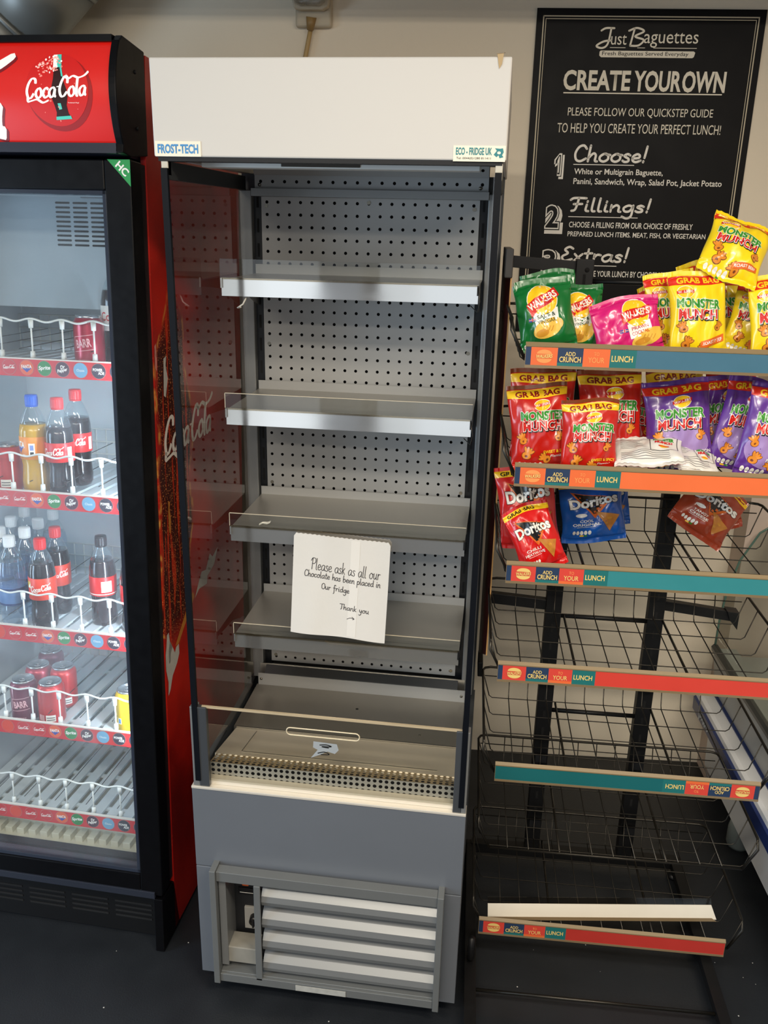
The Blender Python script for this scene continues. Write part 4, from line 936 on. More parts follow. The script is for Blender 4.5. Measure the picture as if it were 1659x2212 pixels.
galv = mat('galvanised_duct', (138, 140, 136), .42, .55, noise=.14, nscale=9)
Dp = W(-.49, .86, 2.34)
t = empty('ventilation_duct', Dp, (0, 0, WY), 'galvanised round ventilation duct running diagonally behind the red fridge header', 'duct')
ax = Vector((-.72, -.05, -.70)).normalized()
def seg(a, b, r, m, name, **k):
    mb = MB(); mb.tube([ax * a, ax * b], r, m, 40); return mb.build(name, t)
seg(-.30, -.002, .112, galv, 'duct_section'); seg(.0, .19, .114, galv, 'duct_section'); seg(-.006, .006, .1165, galv, 'joint_band'); seg(.183, .195, .117, galv, 'joint_band')
pts = [ax * .19]; d = ax.copy(); e = Vector((-1, -.02, .05)).normalized()
for k in range(1, 9):
    q = (ax.lerp(e, k / 8)).normalized(); pts.append(pts[-1] + q * .035)
mb = MB(); mb.tube(pts, .113, galv, 40); mb.build('elbow', t)
side_ = ax.cross(Vector((0, 1, 0))).normalized()
for k in range(3):
    q = ax * .16 + (Vector((0, -1, 0)) * math.cos(.2 + k * .7) - side_ * math.sin(.2 + k * .7)).normalized() * .1138
    mb = MB(); dd = (q - ax * q.dot(ax)).normalized(); mb.tube([q, q + dd * .005], [.006, .004], scr, 10); mb.build('rivet', t)

# ================================================================== the low glazed counter on the right
t = empty('glazed_counter', (0, 0, 0), (0, 0, WY), 'white low refrigerated counter with navy band and curved glass at right edge', 'counter')
ye, yb = .90, -.75
cw = mat('counter_white', (222, 224, 226), .35); navy = mat('counter_navy', (22, 44, 98), .35); cg = mat('counter_grey', (172, 172, 168), .45, noise=.06, nscale=20)
def cp_(poly, m, name, y0=ye, y1=yb, par=t, smooth=False):
    mb = MB(); mb.prism(poly, lambda a, b, d: (a, d, b), y0, y1, m, smooth); return mb.build(name, par)
cp_([(1.421, .085), (1.417, .20), (1.366, .275), (1.362, .287), (1.9, .287), (1.9, .085)], cw, 'body')
nb = cp_([(1.362, .287), (1.355, .292), (1.353, .334), (1.36, .338), (1.9, .338), (1.9, .287)], navy, 'navy_band')
D = D2(); D.pen([[(0, .9), (.12, 0), (.2, .8), (.3, .55), (.18, .4)], [(.35, .3), (.45, .6), (.55, .2), (.62, .6), (.7, .2), (.8, .6), (.95, .25), (1.05, .5)]], .115, .012, .10, .03, .006, mat('band_script', (176, 190, 206), .4), 1, shear=.2)
mb = MB(); mb.decal(D, lambda x, y, l: (1.3535 - .0006, ye - x, .3 + y)); mb.build('script_mark', nb)
cp_([(1.36, .338), (1.362, .35), (1.372, .356), (1.404, .356), (1.9, .356), (1.9, .338)], cw, 'bumper')
cp_([(1.404, .356), (1.404, .360), (1.414, .360), (1.414, .356)], navy, 'blue_line')
cp_([(1.414, .356), (1.392, .498), (1.40, .505), (1.46, .505), (1.46, .356)], cg, 'front_panel')
cp_([(1.386, .498), (1.383, .512), (1.39, .520), (1.402, .518), (1.404, .505)], mat('counter_rail', (66, 68, 66), .35, .5), 'front_rail')
gp = [(1.392, .518), (1.393, .60), (1.402, .70), (1.425, .80), (1.47, .89), (1.55, .95)]
cp_(gp + [(a + .006, b - .002) for a, b in gp[::-1]], thin_glass('counter_glass', (.93, .96, .94), 1.3, .02, haze=.03, hcol=(.7, .85, .8), base=.02), 'curved_glass', smooth=True)
mb = MB(); mb.tube([(a + .002, ye - .001, b) for a, b in gp], .0035, mat('glass_edge_green', (96, 128, 116), .2), 6); mb.build('glass_edge', t)
for y in (.62, -.3):
    mb = MB(); mb.lathe([(.03, 0), (.034, .01), (.034, .06), (.028, .09)], mat('counter_foot', (104, 112, 110), .5, noise=.2, nscale=40), 20, (1.45, y, 0)); mb.build('foot', t)
cp_([(1.52, .02), (1.52, .085), (1.9, .085), (1.9, .02)], blk2, 'plinth', ye - .1, yb)
cp_([(1.46, .356), (1.46, .48), (1.9, .48), (1.9, .356)], cg, 'display_deck')

# ================================================================== the wire crisp rack
RR = .034
rack = empty('crisp_rack', (.657, .16, 0), (0, 0, RR), 'black wire basket rack with coloured shelf strips standing right of the white-canopied chiller', 'rack')
RKM = Matrix.Translation((.657, .16, 0)) @ Matrix.Rotation(RR, 4, 'Z')
SW = .578
levels = [(1.523, 0.0), (1.285, 0.0), (1.074, 0.0), (.842, 0.0), (.588, 0.0), (None, .348), (.150, 0)]
dpt = .335
brass = mat('strip_edge_bronze', (142, 122, 92), .3, .3); 
sc = {'navy': mat('strip_navy', (34, 54, 84), .45), 'teal': mat('strip_teal', (28, 106, 106), .45), 'orange': mat('strip_orange', (222, 104, 54), .45), 'coral': mat('strip_coral', (206, 66, 54), .45),
      'steelb': mat('strip_steel_blue', (62, 106, 128), .45, noise=.06, nscale=20), 'aqua': mat('strip_aqua', (48, 128, 134), .45, noise=.05, nscale=20), 'orange2': mat('strip_orange_plain', (226, 108, 58), .45, noise=.04, nscale=20), 'red2': mat('strip_red_plain', (204, 62, 50), .45, noise=.06, nscale=20), 'teal2': mat('strip_deep_teal', (20, 96, 100), .45), 'red3': mat('strip_dark_red', (178, 50, 42), .45, noise=.08, nscale=20)}
gold2 = mat('strip_gold_print', (226, 196, 116), .45); dim = mat('strip_dim_print', (236, 150, 84), .45)
def ribbon_logo(D, x, y, w_, h_, l, top, red, txt, rot=0):
    """a round sun emblem crossed by a waving ribbon with the maker's name"""
    c, s = math.cos(rot), math.sin(rot)
    def R_(pts): return [(x + a * w_ * c - b * h_ * s, y + a * w_ * s + b * h_ * c) for a, b in pts]
    up = .17 if red is None else .12; hh_ = .30 if red is None else .38
    D.poly(R_([(.42 * math.cos(k * PI / 12), up + hh_ * math.sin(k * PI / 12)) for k in range(13)]), top, l)
    D.poly(R_([(.42 * math.cos(-k * PI / 12), -up - hh_ * math.sin(k * PI / 12)) for k in range(13)]), top, l)
    if red: D.poly(R_([(-.5, -.2), (-.2, -.12), (.1, -.16), (.5, -.06), (.5, .24), (.15, .16), (-.15, .2), (-.5, .1)]), red, l + 1)
    D.text('WALKERS', x, y + .01 * h_, w_ * .9, h_ * .24, txt, l + 2, rot=rot + .06, shear=.15, bold=.03)
def strip_art(sq, plain, first='navy'):
    D = D2(); hgt = .036
    D.rect(.001, .0015, .011, hgt, sc['navy']).rect(.011, .0015, .061, hgt, sc[sq]).rect(.061, .0015, .109, hgt, sc['navy']).rect(.061, .0015, .109, .008, sc['teal'], 1.5).rect(.109, .0015, .159, hgt, sc[sq]).rect(.159, .0015, .208, hgt, sc['teal']).rect(.208, .0015, SW - .001, hgt, sc[plain])
    D.rect(.109, .0015, .159, .008, sc['orange'], 1.5)
    ribbon_logo(D, .036, .019, .034, .027, 2, gold2 if sq == 'coral' else dim, None, gold2)
    D.text('ADD', .085, .025, .019, .0075, gold2, 2, bold=.01).text('CRUNCH', .085, .0145, .040, .010, gold2, 2, bold=.02)
    D.text('TO', .134, .0265, .010, .0065, dim, 2).text('YOUR', .134, .015, .030, .010, gold2 if sq == 'coral' else dim, 2, bold=.01)
    D.text('LUNCH', .182, .019, .039, .011, gold2, 2, bold=.02)
    return D
arts = [('orange', 'steelb'), ('orange', 'orange2'), ('coral', 'aqua'), ('coral', 'red2'), ('coral', 'teal2'), None, ('coral', 'red3')]
lead = {0: (0, 0), 1: (-.004, 0), 2: (-.007, .0), 3: (-.010, 0), 4: (0, 0), 6: (-.012, 0)}
for i, (zt, zf) in enumerate(levels):
    zf = (zt - .033) if zt else zf
    # basket
    wt, wr = .0014, .0032; hgt = .078; fl_ = .022; x0, x1 = -.006, SW + .004; y0, y1 = .006, dpt
    mb = MB(); H = zf + hgt
    ny, nx = 5, 12
    for k in range(ny):
        y = y0 + (y1 - y0) * k / (ny - 1) if k else y0 + .008
        mb.tube([(x0 - fl_, y, H), (x0 - .002, y, zf + .006), (x0 + .006, y, zf), (x1 - .006, y, zf), (x1 + .002, y, zf + .006), (x1 + fl_, y, H)], wt, WIRE, 6)
    for k in range(1, nx):
        x = x0 + (x1 - x0) * k / nx
        mb.tube([(x, y0, zf + .0026), (x, y1 - .006, zf + .0026), (x, y1 + .002, zf + .01), (x + .0, y1 + fl_, H)], wt, WIRE, 6)
    for x in (.165, .41): mb.tube([(x, y0, zf - .003), (x, y1, zf - .003)], .0030, WIRE, 6)
    for dz in (.03, .055): mb.tube([(x0 - fl_ * dz / hgt, y1 + fl_ * dz / hgt, zf + dz), (x1 + fl_ * dz / hgt, y1 + fl_ * dz / hgt, zf + dz)], wt, WIRE, 6) if dz > .05 else None
    bk = mb.build('wire_basket', rack)
    # the thick rim: a hoop open at the front, its ends turned down to the front rail
    mb = MB(); c = .02
    rim = [(x0 + .006, y0 - .004, zf + .004), (x0 - fl_, y0 - .002, H - .02), (x0 - fl_, y0 + .012, H)]
    rim += [(x0 - fl_, y1 + fl_ - c, H), (x0 - fl_ + .006, y1 + fl_ - .006, H), (x0 - fl_ + c, y1 + fl_, H), (x1 + fl_ - c, y1 + fl_, H), (x1 + fl_ - .006, y1 + fl_ - .006, H), (x1 + fl_, y1 + fl_ - c, H)]
    rim += [(x1 + fl_, y0 + .012, H), (x1 + fl_, y0 - .002, H - .02), (x1 - .006, y0 - .004, zf + .004)]
    mb.tube(rim, wr, WIRE, 8)
    mb.tube([(x0 + .006, y0 - .004, zf + .003), (x1 - .006, y0 - .004, zf + .003)], .0026, WIRE, 8); mb.build('basket_rim', bk)
    if zt:
        a = lead[i][0]; mb = MB(); hh = .040
        mb.box(a, -.010, zt - hh - .001, a + SW, -.0075, zt - .004, brass)
        mb.prism([(-.011, zt - hh - .004), (-.011, zt - hh + .0015), (-.0095, zt - hh + .0015), (-.006, zt - hh - .002), (-.006, zt - hh - .004)], lambda p, q, d: (d, p, q), a, a + SW, brass)
        D = strip_art(*arts[i])
        if i == 4: mb.decal(D, lambda x, y, l: (a + SW - x, -.010 - .0004 * l, zt - .003 - y))
        else: mb.decal(D, lambda x, y, l: (a + x, -.010 - .0004 * l, zt - .0405 + y))
        lip = mat('strip_edge_acrylic', (132, 114, 84), .45, .0, spec=.3)
        mb.prism([(-.0115, zt - .0035), (-.0115, zt - .001), (-.006, zt + .0045), (-.0055, zt + .004), (-.0085, zt - .0035)], lambda p, q, d: (d, p, q), a, a + SW, lip)
        st = mb.build('shelf_strip', bk)
        st['label'] = ['steel blue strip with orange squares', 'orange strip', 'aqua strip with coral squares', 'coral red strip', 'deep teal strip fitted upside down', '', 'dark red strip'][i]
# frame: uprights, cross bars, arms, feet
yu = .375
for x in (.144, .402):
    mb = MB(); mb.box(x - .02, yu, .03, x + .02, yu + .03, 1.668, BLACKMETAL)
    up = mb.build('upright', rack, .0015)
    for k in range(30):
        z = .12 + k * .0515
        mb = MB() if k == 0 else mb
        mb.box(x - .0032, yu - .0006, z, x + .0032, yu + .0004, z + .022, VOID)
    mb.build('slot_row', up)
    mb = MB(); mb.tube([(x + .005, yu - .0008, 1.645), (x + .005, yu + .002, 1.645)], .0055, VOID, 12); mb.build('bolt_hole', up)
for z in (.868, .78, .5, 1.62, 1.2):
    mb = MB(); mb.tube([(.164, yu + .012, z), (.382, yu + .012, z - .001)], .006, BLACKMETAL, 8); mb.build('cross_bar', rack)
mb = MB(); mb.bar((-.018, yu + .02, 1.659), (.125, yu + .02, 1.650), .02, .026, BLACKMETAL); mb.build('arm', rack, .001)
mb = MB(); mb.bar((-.028, yu + .02, .818), (.125, yu + .02, .808), .02, .028, BLACKMETAL); mb.build('arm', rack, .001)
mb = MB(); mb.bar((.42, yu + .02, .826), (.60, yu + .02, .806), .02, .026, BLACKMETAL); mb.prism([(.575, .825), (.606, .822), (.606, .775), (.598, .785), (.585, .8)], lambda a, b, d: (a, d, b), yu - .0, yu + .034, BLACKMETAL); mb.build('arm', rack, .001)
for x in (.144, .402):
    for z, zz in ((1.28, 0), (.60, 0), (.36, 0), (.15, 0)):
        mb = MB(); mb.bar((x, yu, z), (x, dpt + .02, z + .004), .03, .02, BLACKMETAL); mb.build('bracket', rack)
for x in (-.028, .545):
    mb = MB(); mb.box(x - .014, -.26, .028, x + .014, yu + .02, .052, BLACKMETAL); leg = mb.build('base_leg', rack, .002)
    mb = MB(); mb.lathe([(.02, 0), (.021, .008), (.012, .014), (.006, .016), (.006, .03)], BLACK, 16, (x, -.235, 0)); mb.lathe([(.02, 0), (.021, .008), (.012, .014), (.006, .016), (.006, .03)], BLACK, 16, (x, yu, 0)); mb.build('foot', leg)
mb = MB(); mb.tube([(-.028, .0, .05), (-.028, -.03, .05), (-.028, -.05, .07), (-.028, -.05, .13)], .008, BLACKMETAL, 8); mb.build('leg_stub', rack)
mb = MB(); mb.tube([(-.03, -.113, .04), (.53, -.113, .04)], .004, WIRE, 8); mb.build('front_tie_bar', rack)
mb = MB(); mb.bar((-.028, yu + .01, .04), (.545, yu + .01, .04), .024, .03, BLACKMETAL); mb.build('rear_base_bar', rack)
# thin display side panel at the left
pnl = mat('side_panel_dark_red', (74, 20, 22), .3, noise=.35, nscale=4, coat=.3); ply = mat('board_edge', (206, 160, 100), .6)
mb = MB(); a0, a1 = (-.0262, .25), (-.0405, .42)
dx, dy = a1[0] - a0[0], a1[1] - a0[1]; L_ = math.hypot(dx, dy); nx_, ny_ = dy / L_ * .0016, -dx / L_ * .0016
v = [(a0[0], a0[1], .723), (a1[0], a1[1], .64), (a1[0], a1[1], 1.672), (a0[0], a0[1], 1.668)]
v2 = [(x + nx_, y + ny_, z) for x, y, z in v]; mb.add(v + v2, [(0, 1, 2, 3), (7, 6, 5, 4), (1, 5, 6, 2), (3, 2, 6, 7), (0, 4, 5, 1)], pnl); mb.add([v[0], v[3], v2[3], v2[0], ] , [(0, 1, 2, 3)], ply)
mb.bar((a0[0] + .0008, a0[1] - .001, .723), (a0[0] + .0008, a0[1] - .001, 1.668), .003, .002, ply, (0, 1, 0)); sp_ = mb.build('display_side_panel', rack); sp_['label'] = 'thin dark red side board with bare edge'
mb = MB(); mb.box(-.040, .24, 1.63, -.0235, .43, 1.69, mat('panel_cap', (58, 56, 54), .45)); mb.build('panel_cap', sp_, .002)
mb = MB(); mb.box(-.041, .36, .60, -.028, .43, .642, blk2); mb.build('panel_cap', sp_, .002)
# loose white strip lying in the bottom basket
zf = .150 - .033
mb = MB(); sx = [(.01, .03, .157), (.572, .095, .157)]
A = Vector(sx[0]); B_ = Vector(sx[1]); d = (B_ - A).normalized(); n_ = Vector((-d.y, d.x, 0))
lw = mat('loose_strip_white', (226, 220, 206), .5, noise=.05, nscale=20)
def lp(a, b, c): return RKM @ (A + d * a + n_ * b + Vector((0, 0, c)))
Ls = (B_ - A).length
off = RKM @ A
mb = MB(off)
for (b0, c0, b1, c1, m) in ((-.006, -.034, .008, -.002, lw), (.008, -.002, .014, .012, CLEAR2), (-.009, -.037, -.006, -.030, brass)):
    q = [lp(.012 if b0 < -.008 else 0, b0, c0), lp(Ls - (.0 if b0 < 0 else .012), b0, c0), lp(Ls - .012, b1, c1), lp(.0, b1, c1)]
    nn = (q[1] - q[0]).cross(q[3] - q[0]).normalized() * .0015
    mb.add(q + [x + nn for x in q], [(3, 2, 1, 0), (4, 5, 6, 7), (0, 1, 5, 4), (1, 2, 6, 5), (2, 3, 7, 6), (3, 0, 4, 7)], m)
tag(mb.build('loose_shelf_strip', loc=off), 'loose white shelf-edge strip lying askew in the lowest rack basket', 'strip')

# ================================================================== crisp bags
def foil(name, col, rough=.3): return mat(name, col, rough, .0, .5, bump=.7, bscale=22, coat=.5)
F = {'green': foil('foil_green', (14, 104, 44)), 'pink': foil('foil_pink', (206, 22, 112)), 'yellow': foil('foil_yellow', (246, 214, 20)), 'red': foil('foil_red', (190, 26, 14)),
     'purple': foil('foil_purple', (92, 48, 140)), 'hot': foil('foil_hot_red', (206, 18, 18)), 'blue': foil('foil_blue', (10, 86, 176)), 'rust': foil('foil_rust', (160, 58, 28)), 'silver': foil('foil_white_back', (224, 222, 216), .4)}
I = {'y': mat('ink_yellow', (246, 198, 30), .3, coat=.4), 'r': mat('ink_red', (206, 28, 20), .3, coat=.4), 'w': mat('ink_white', (240, 238, 230), .35, coat=.3), 'k': mat('ink_black', (16, 14, 14), .35, coat=.3), 'g': mat('ink_green', (52, 140, 40), .3, coat=.4), 'dg': mat('ink_dark_green', (20, 62, 24), .35, coat=.3),
     'o': mat('ink_orange', (224, 138, 40), .35, coat=.3), 'db': mat('ink_brown', (120, 56, 20), .4, coat=.3), 'chip': mat('ink_crisp', (236, 190, 76), .4, coat=.3), 'chip2': mat('ink_crisp_shade', (208, 146, 46), .4, coat=.3), 'tor': mat('ink_tortilla', (192, 124, 46), .45, coat=.3, noise=.3, nscale=120), 'lil': mat('ink_lilac', (156, 128, 186), .4, coat=.3), 'bl': mat('ink_blue', (30, 60, 150), .4, coat=.3), 'dr': mat('ink_dark_red', (134, 14, 18), .35, coat=.3), 'or2': mat('ink_tag_orange', (222, 104, 30), .35, coat=.3), 'redband': mat('ink_band_red', (214, 36, 16), .3, coat=.4)}
def out_text(D, t, x, y, w_, h_, m, l, o, ob=.07, **k):
    D.text(t, x, y, w_, h_, o, l, bold=ob, **k).text(t, x, y, w_, h_, m, l + 1, bold=ob * .55, **k)
def claw(D, x, y, s, rot, l=2):
    c, q = math.cos(rot), math.sin(rot)
    def R_(a, b): return x + s * (a * c - b * q), y + s * (a * q + b * c)
    for col, g, dl in ((I['db'], .05, 0), (I['o'], 0, 1)):
        D.ell(*R_(0, -.12), s * (.36 + g), s * (.30 + g), col, l + dl, 14, rot)
        for a in (-.62, -.2, .2, .62):
            px, py = R_(math.sin(a) * .46, math.cos(a) * .40); D.ell(px, py, s * (.10 + g), s * (.25 + g), col, l + dl, 10, rot - a)
    px, py = R_(0, -.16); D.ell(px, py, s * .13, s * .10, I['db'], l + 2, 10, rot)
def nutri(D, x, y, w_): 
    for k in range(5): D.ell(x - w_ / 2 + w_ * (k + .5) / 5, y, w_ * .085, w_ * .12, I['w'], 2, 10)
    D.rect(x - w_ * .1, y - w_ * .2, x + w_ * .1, y - w_ * .13, I['y'], 2).rect(x + w_ * .12, y - w_ * .2, x + w_ * .28, y - w_ * .13, I['g'], 2)
def art(kind, w, h):
    D = D2(); W2, H2 = w / 2, h / 2
    if kind in ('green', 'pink'):
        a = .42 if kind == 'green' else .12; x, y, s = (-.02 * w, .2 * h, .60 * w) if kind == 'green' else (.14 * w, .2 * h, .46 * w)
        D.ell(x, y, s * .46, s * .46, I['w'], 1).ell(x, y, s * .44, s * .44, I['y'], 2)
        c, q = math.cos(a), math.sin(a)
        def R_(p): return [(x + s * (u * c - v * q), y + s * (u * q + v * c)) for u, v in p]
        D.poly(R_([(-.52, -.3), (-.2, -.2), (.2, -.2), (.52, -.1), (.5, .2), (.2, .12), (-.2, .14), (-.5, .08)]), I['r'], 3)
        D.text('WALKERS', x, y - .02 * s, s * .92, s * .2, I['w'], 4, rot=a + .05, bold=.03)
        yb_ = y - s * .55; D.poly([(x - s * .34, yb_ + s * .18), (x + s * .44, yb_ + s * .32), (x + s * .44, yb_ - s * .14), (x - s * .26, yb_ - s * .26)], I['w'], 1.5)
        for k, tx in enumerate(('SALT &', 'VINEGAR') if kind == 'green' else ('PRAWN', 'COCKTAIL')): D.text(tx, x + s * .07, yb_ + s * (.09 - .16 * k), s * .56, s * .11, I['dg'] if kind == 'green' else I['r'], 5, rot=.15)
        cx, cy = x + (.04 if kind == 'green' else .14) * w, -.2 * h
        D.ell(cx, cy, .27 * w, .12 * h, I['chip'], 2, 24, .35).ell(cx + .14 * w, cy + .06 * h, .15 * w, .09 * h, I['chip'], 2.5, 20, .1).ell(cx - .1 * w, cy - .06 * h, .12 * w, .05 * h, I['chip2'], 3, 16, .2)
        for k in range(4): D.pen([[(0, 0), (.5, .4), (1, 1)]], cx - .08 * w + k * .055 * w, cy, .05 * w, .07 * h, .0014, I['chip2'], 4)
        fx = x - .28 * w; fy = cy + .11 * h; D.rect(fx, fy, fx + .13 * w, fy + .05 * h, I['bl'], 2).rect(fx, fy + .018 * h, fx + .13 * w, fy + .032 * h, I['w'], 3).rect(fx + .05 * w, fy, fx + .08 * w, fy + .05 * h, I['w'], 3).rect(fx, fy + .021 * h, fx + .13 * w, fy + .029 * h, I['r'], 4).rect(fx + .057 * w, fy, fx + .073 * w, fy + .05 * h, I['r'], 4)
        nutri(D, -.28 * w, -.42 * h, .3 * w)
    elif kind in ('yellow', 'red', 'purple'):
        band, bt_ = {'yellow': (I['redband'], I['y']), 'red': (I['y'], I['dr']), 'purple': (I['redband'], I['y'])}[kind]
        D.rect(-W2 * .995, .335 * h, W2 * .995, .445 * h, band, 1); D.text('GRAB BAG', 0, .39 * h, .72 * w, .062 * h, bt_, 2, bold=.035)
        lx = {'yellow': -.24 * w, 'red': .06 * w, 'purple': .06 * w}[kind]
        D.ell(lx, .255 * h, .145 * w, .068 * h, I['w'], 1).ell(lx, .255 * h, .135 * w, .062 * h, I['y'], 2); D.poly([(lx - .15 * w, .235 * h), (lx + .15 * w, .25 * h), (lx + .15 * w, .285 * h), (lx - .15 * w, .268 * h)], I['r'], 3); D.text('WALKERS', lx, .26 * h, .26 * w, .026 * h, I['w'], 4, rot=.08, bold=.02)
        mx = {'yellow': -.05, 'red': .04, 'purple': .0}[kind] * w
        out_text(D, 'MONSTER', mx + .02 * w, .128 * h, .74 * w, .105 * h, I['g'], 3, I['w'], .085, rot=-.06, arch=.12)
        D.text('MUNCH', mx + .012 * w, .006 * h, .66 * w, .11 * h, I['k'], 5, bold=.1, rot=-.03, arch=.06)
        D.text('MUNCH', mx, .014 * h, .66 * w, .11 * h, I['w'], 5.6, bold=.075, rot=-.03, arch=.06).text('MUNCH', mx, .014 * h, .66 * w, .11 * h, I['r'], 6.4, bold=.03, rot=-.03, arch=.06)
        if kind == 'purple': D.ell(0, -.2 * h, .44 * w, .2 * h, I['lil'], 1, 24)
        for (a, b, s_, r_) in ((-.31, -.13, .18, .4), (-.25, -.30, .20, -.5), (.06, -.36, .18, .9), (.30, -.13, .15, -.6)): claw(D, a * w, b * h, s_ * w, r_)
        if kind == 'yellow': D.poly([(.0, -.36 * h), (.42 * w, -.29 * h), (.42 * w, -.21 * h), (.0, -.28 * h)], I['or2'], 5); D.text('ROAST BEEF', .21 * w, -.285 * h, .36 * w, .034 * h, I['w'], 6, rot=.2, bold=.02)
        if kind == 'red': D.text('SWEET & SPICY', .24 * w, -.285 * h, .42 * w, .034 * h, I['y'], 5, bold=.02).text("Flamin'", .25 * w, -.335 * h, .22 * w, .03 * h, I['w'], 5, shear=.2)
        if kind == 'purple': D.text('PICKLED ONION', .2 * w, -.30 * h, .5 * w, .034 * h, I['w'], 5, bold=.02)
        nutri(D, -.2 * w, -.43 * h, .42 * w)
    elif kind in ('hot', 'blue', 'rust'):
        D.rect(-W2 * .995, .38 * h, W2 * .995, .455 * h, I['y'], 1); D.text('GRAB BAG', -.1 * w, .418 * h, .6 * w, .045 * h, I['k'], 2, bold=.03)
        D.poly([(-.34 * w, .31 * h), (.34 * w, .17 * h), (.02 * w, -.12 * h)], I['or2'], 1).poly([(-.29 * w, .29 * h), (.28 * w, .17 * h), (.02 * w, -.075 * h)], I['k'], 2)
        out_text(D, 'Doritos', .02 * w, .14 * h, .76 * w, .135 * h, I['w'], 3, I['k'], .07, rot=.07)
        D.poly([(.04 * w, -.02 * h), (.42 * w, -.10 * h), (.24 * w, -.34 * h)], I['tor'], 5).ell(.25 * w, -.14 * h, .04 * w, .02 * h, I['chip2'], 6, 10).ell(.2 * w, -.21 * h, .03 * w, .018 * h, I['chip2'], 6, 10)
        ts = {'hot': ('CHILLI', 'HEATWAVE'), 'blue': ('COOL', 'ORIGINAL'), 'rust': ('TANGY', 'CHEESE')}[kind]
        for k, tx in enumerate(ts): D.text(tx, -.12 * w, (-.15 - .055 * k) * h, (.055 * len(tx)) * w, .038 * h, I['w'], 3, bold=.02)
        D.rect(-.28 * w, -.245 * h, .02 * w, -.24 * h, I['w'], 3)
        if kind != 'hot': D.ell(-.2 * w, -.06 * h, .09 * w, .03 * h, I['w'], 3, 16)
        nutri(D, -.2 * w, -.33 * h, .3 * w)
    return D
def bag(kind, w, h, T, seed, loc, rot, label, cat='crisp packet', group=None, puff=1.0, bend=0.0, fold=0.0):
    r = random.Random(seed); ts = 1 - 2 * .011 / h
    ph = [r.uniform(0, 6.28) for _ in range(12)]; ca = [r.uniform(.6, 1.3) for _ in range(6)]
    def base(s, t):
        tt = min(1.0, abs(t) / ts); th = T * max(0, 1 - s * s) ** .55 * max(0, 1 - tt ** 2.6) ** .62
        return tt, th
    def common(s, t):
        tt = min(1.0, abs(t) / ts)
        x = s * w / 2 * (1 - .055 * (1 - tt * tt) - .015 * math.sin(t * 5 + ph[0]) * s)
        z = t * h / 2 + .0025 * math.sin(s * 3 + ph[1]) * (1 if t > 0 else .5) - .004 * s * s * (1 if t > 0 else -1) * (tt > .8)
        y = bend * (t * t) + fold * max(0, t - .62) ** 1.0
        if tt >= 1: y += .0013 * math.sin(s * 34 + ph[2]) + .002 * math.sin(s * 5 + ph[3])
        return x, y, z, tt
    def wr(s, t, tt, k):
        e = max(0, 1 - s ** 4) * (1 - tt ** 6)
        q = .003 * ca[0] * math.sin(5 * s + 4 * t + ph[4 + k]) + .0024 * ca[1] * math.sin(-8 * s + 6 * t + ph[5 + k]) + .0018 * ca[2] * math.sin(13 * s - 3 * t + ph[6 + k])
        q += .0022 * ca[4] * (abs(((2.2 * s + 1.7 * t + ph[9]) % 1.0) - .5) * 2 - .5) + .0018 * ca[5] * (abs(((-1.6 * s + 2.9 * t + ph[10]) % 1.0) - .5) * 2 - .5)
        q += .0038 * ca[3] * math.sin(16 * s + ph[7 + k]) * math.exp(-abs(ts - abs(t)) * 7) + .0015 * abs(math.sin(9 * t + 5 * s + ph[8 + k])) * abs(s) ** 2
        return q * e
    def front(s, t, l=0):
        x, y, z, tt = common(s, t); _, th = base(s, t)
        return (x, y - th * puff - wr(s, t, tt, 0) - .00022 * l - (.0003 if l else 0), z)
    def backf(s, t):
        x, y, z, tt = common(s, t); _, th = base(s, t)
        return (x, y + th * .75 * puff + wr(s, t, tt, 3) * .6 + (.0006 if tt >= 1 else 0), z)
    nu, nv = 28, 32
    us = [math.sin(PI / 2 * (-1 + 2 * i / nu)) for i in range(nu + 1)]
    vs = [-1, -(1 + ts) / 2, -ts] + [-ts * math.sin(PI / 2 * (1 - 2 * j / nv)) for j in range(1, nv)] + [ts, (1 + ts) / 2, 1]
    mb = MB(); n = nu + 1
    vf = [front(s, t) for t in vs for s in us]; vb = [backf(s, t) for t in vs for s in us]; fs = [(j * n + i, j * n + i + 1, (j + 1) * n + i + 1, (j + 1) * n + i) for j in range(len(vs) - 1) for i in range(nu)]
    mb.add(vf, fs, F[kind], True); mb.add(vb, [q[::-1] for q in fs], F['silver'], True)
    D = art(kind, w, h)
    D.rect(-w / 2 * .995, .455 * h, w / 2 * .995, .498 * h, I['db'] if kind == 'red' else F[kind], 1)
    mb.decal(D, lambda x, y, l: front(max(-1, min(1, x / (w / 2))), max(-1, min(1, y / (h / 2))), l), [u * w / 2 for u in us[1:-1]], [q * h / 2 for q in vs[1:-1]])
    if 'face down' in label:
        B = D2(); gy = mat('ink_grey_small', (96, 96, 100), .5)
        for q in range(9): B.rect(-.42 * w, (.30 - q * .035) * h, (-.08 - .04 * (q % 3)) * w, (.308 - q * .035) * h, gy, 1)
        B.rect(.02 * w, .32 * h, .44 * w, .328 * h, I['k'], 1).rect(.02 * w, -.1 * h, .44 * w, -.092 * h, I['k'], 1).rect(.02 * w, -.1 * h, .03 * w, .32 * h, I['k'], 1).rect(.43 * w, -.1 * h, .44 * w, .32 * h, I['k'], 1)
        B.text('MONSTER', .23 * w, .2 * h, .3 * w, .07 * h, I['g'], 2, bold=.06).text('MUNCH', .23 * w, .11 * h, .26 * w, .06 * h, I['r'], 2, bold=.06).ell(.23 * w, .0, .07 * w, .035 * h, I['y'], 2).rect(.15 * w, -.008 * h, .31 * w, .012 * h, I['r'], 3)
        for q in range(5): B.rect(-.42 * w, (-.12 - q * .05) * h, .3 * w, (-.11 - q * .05) * h, gy, 1)
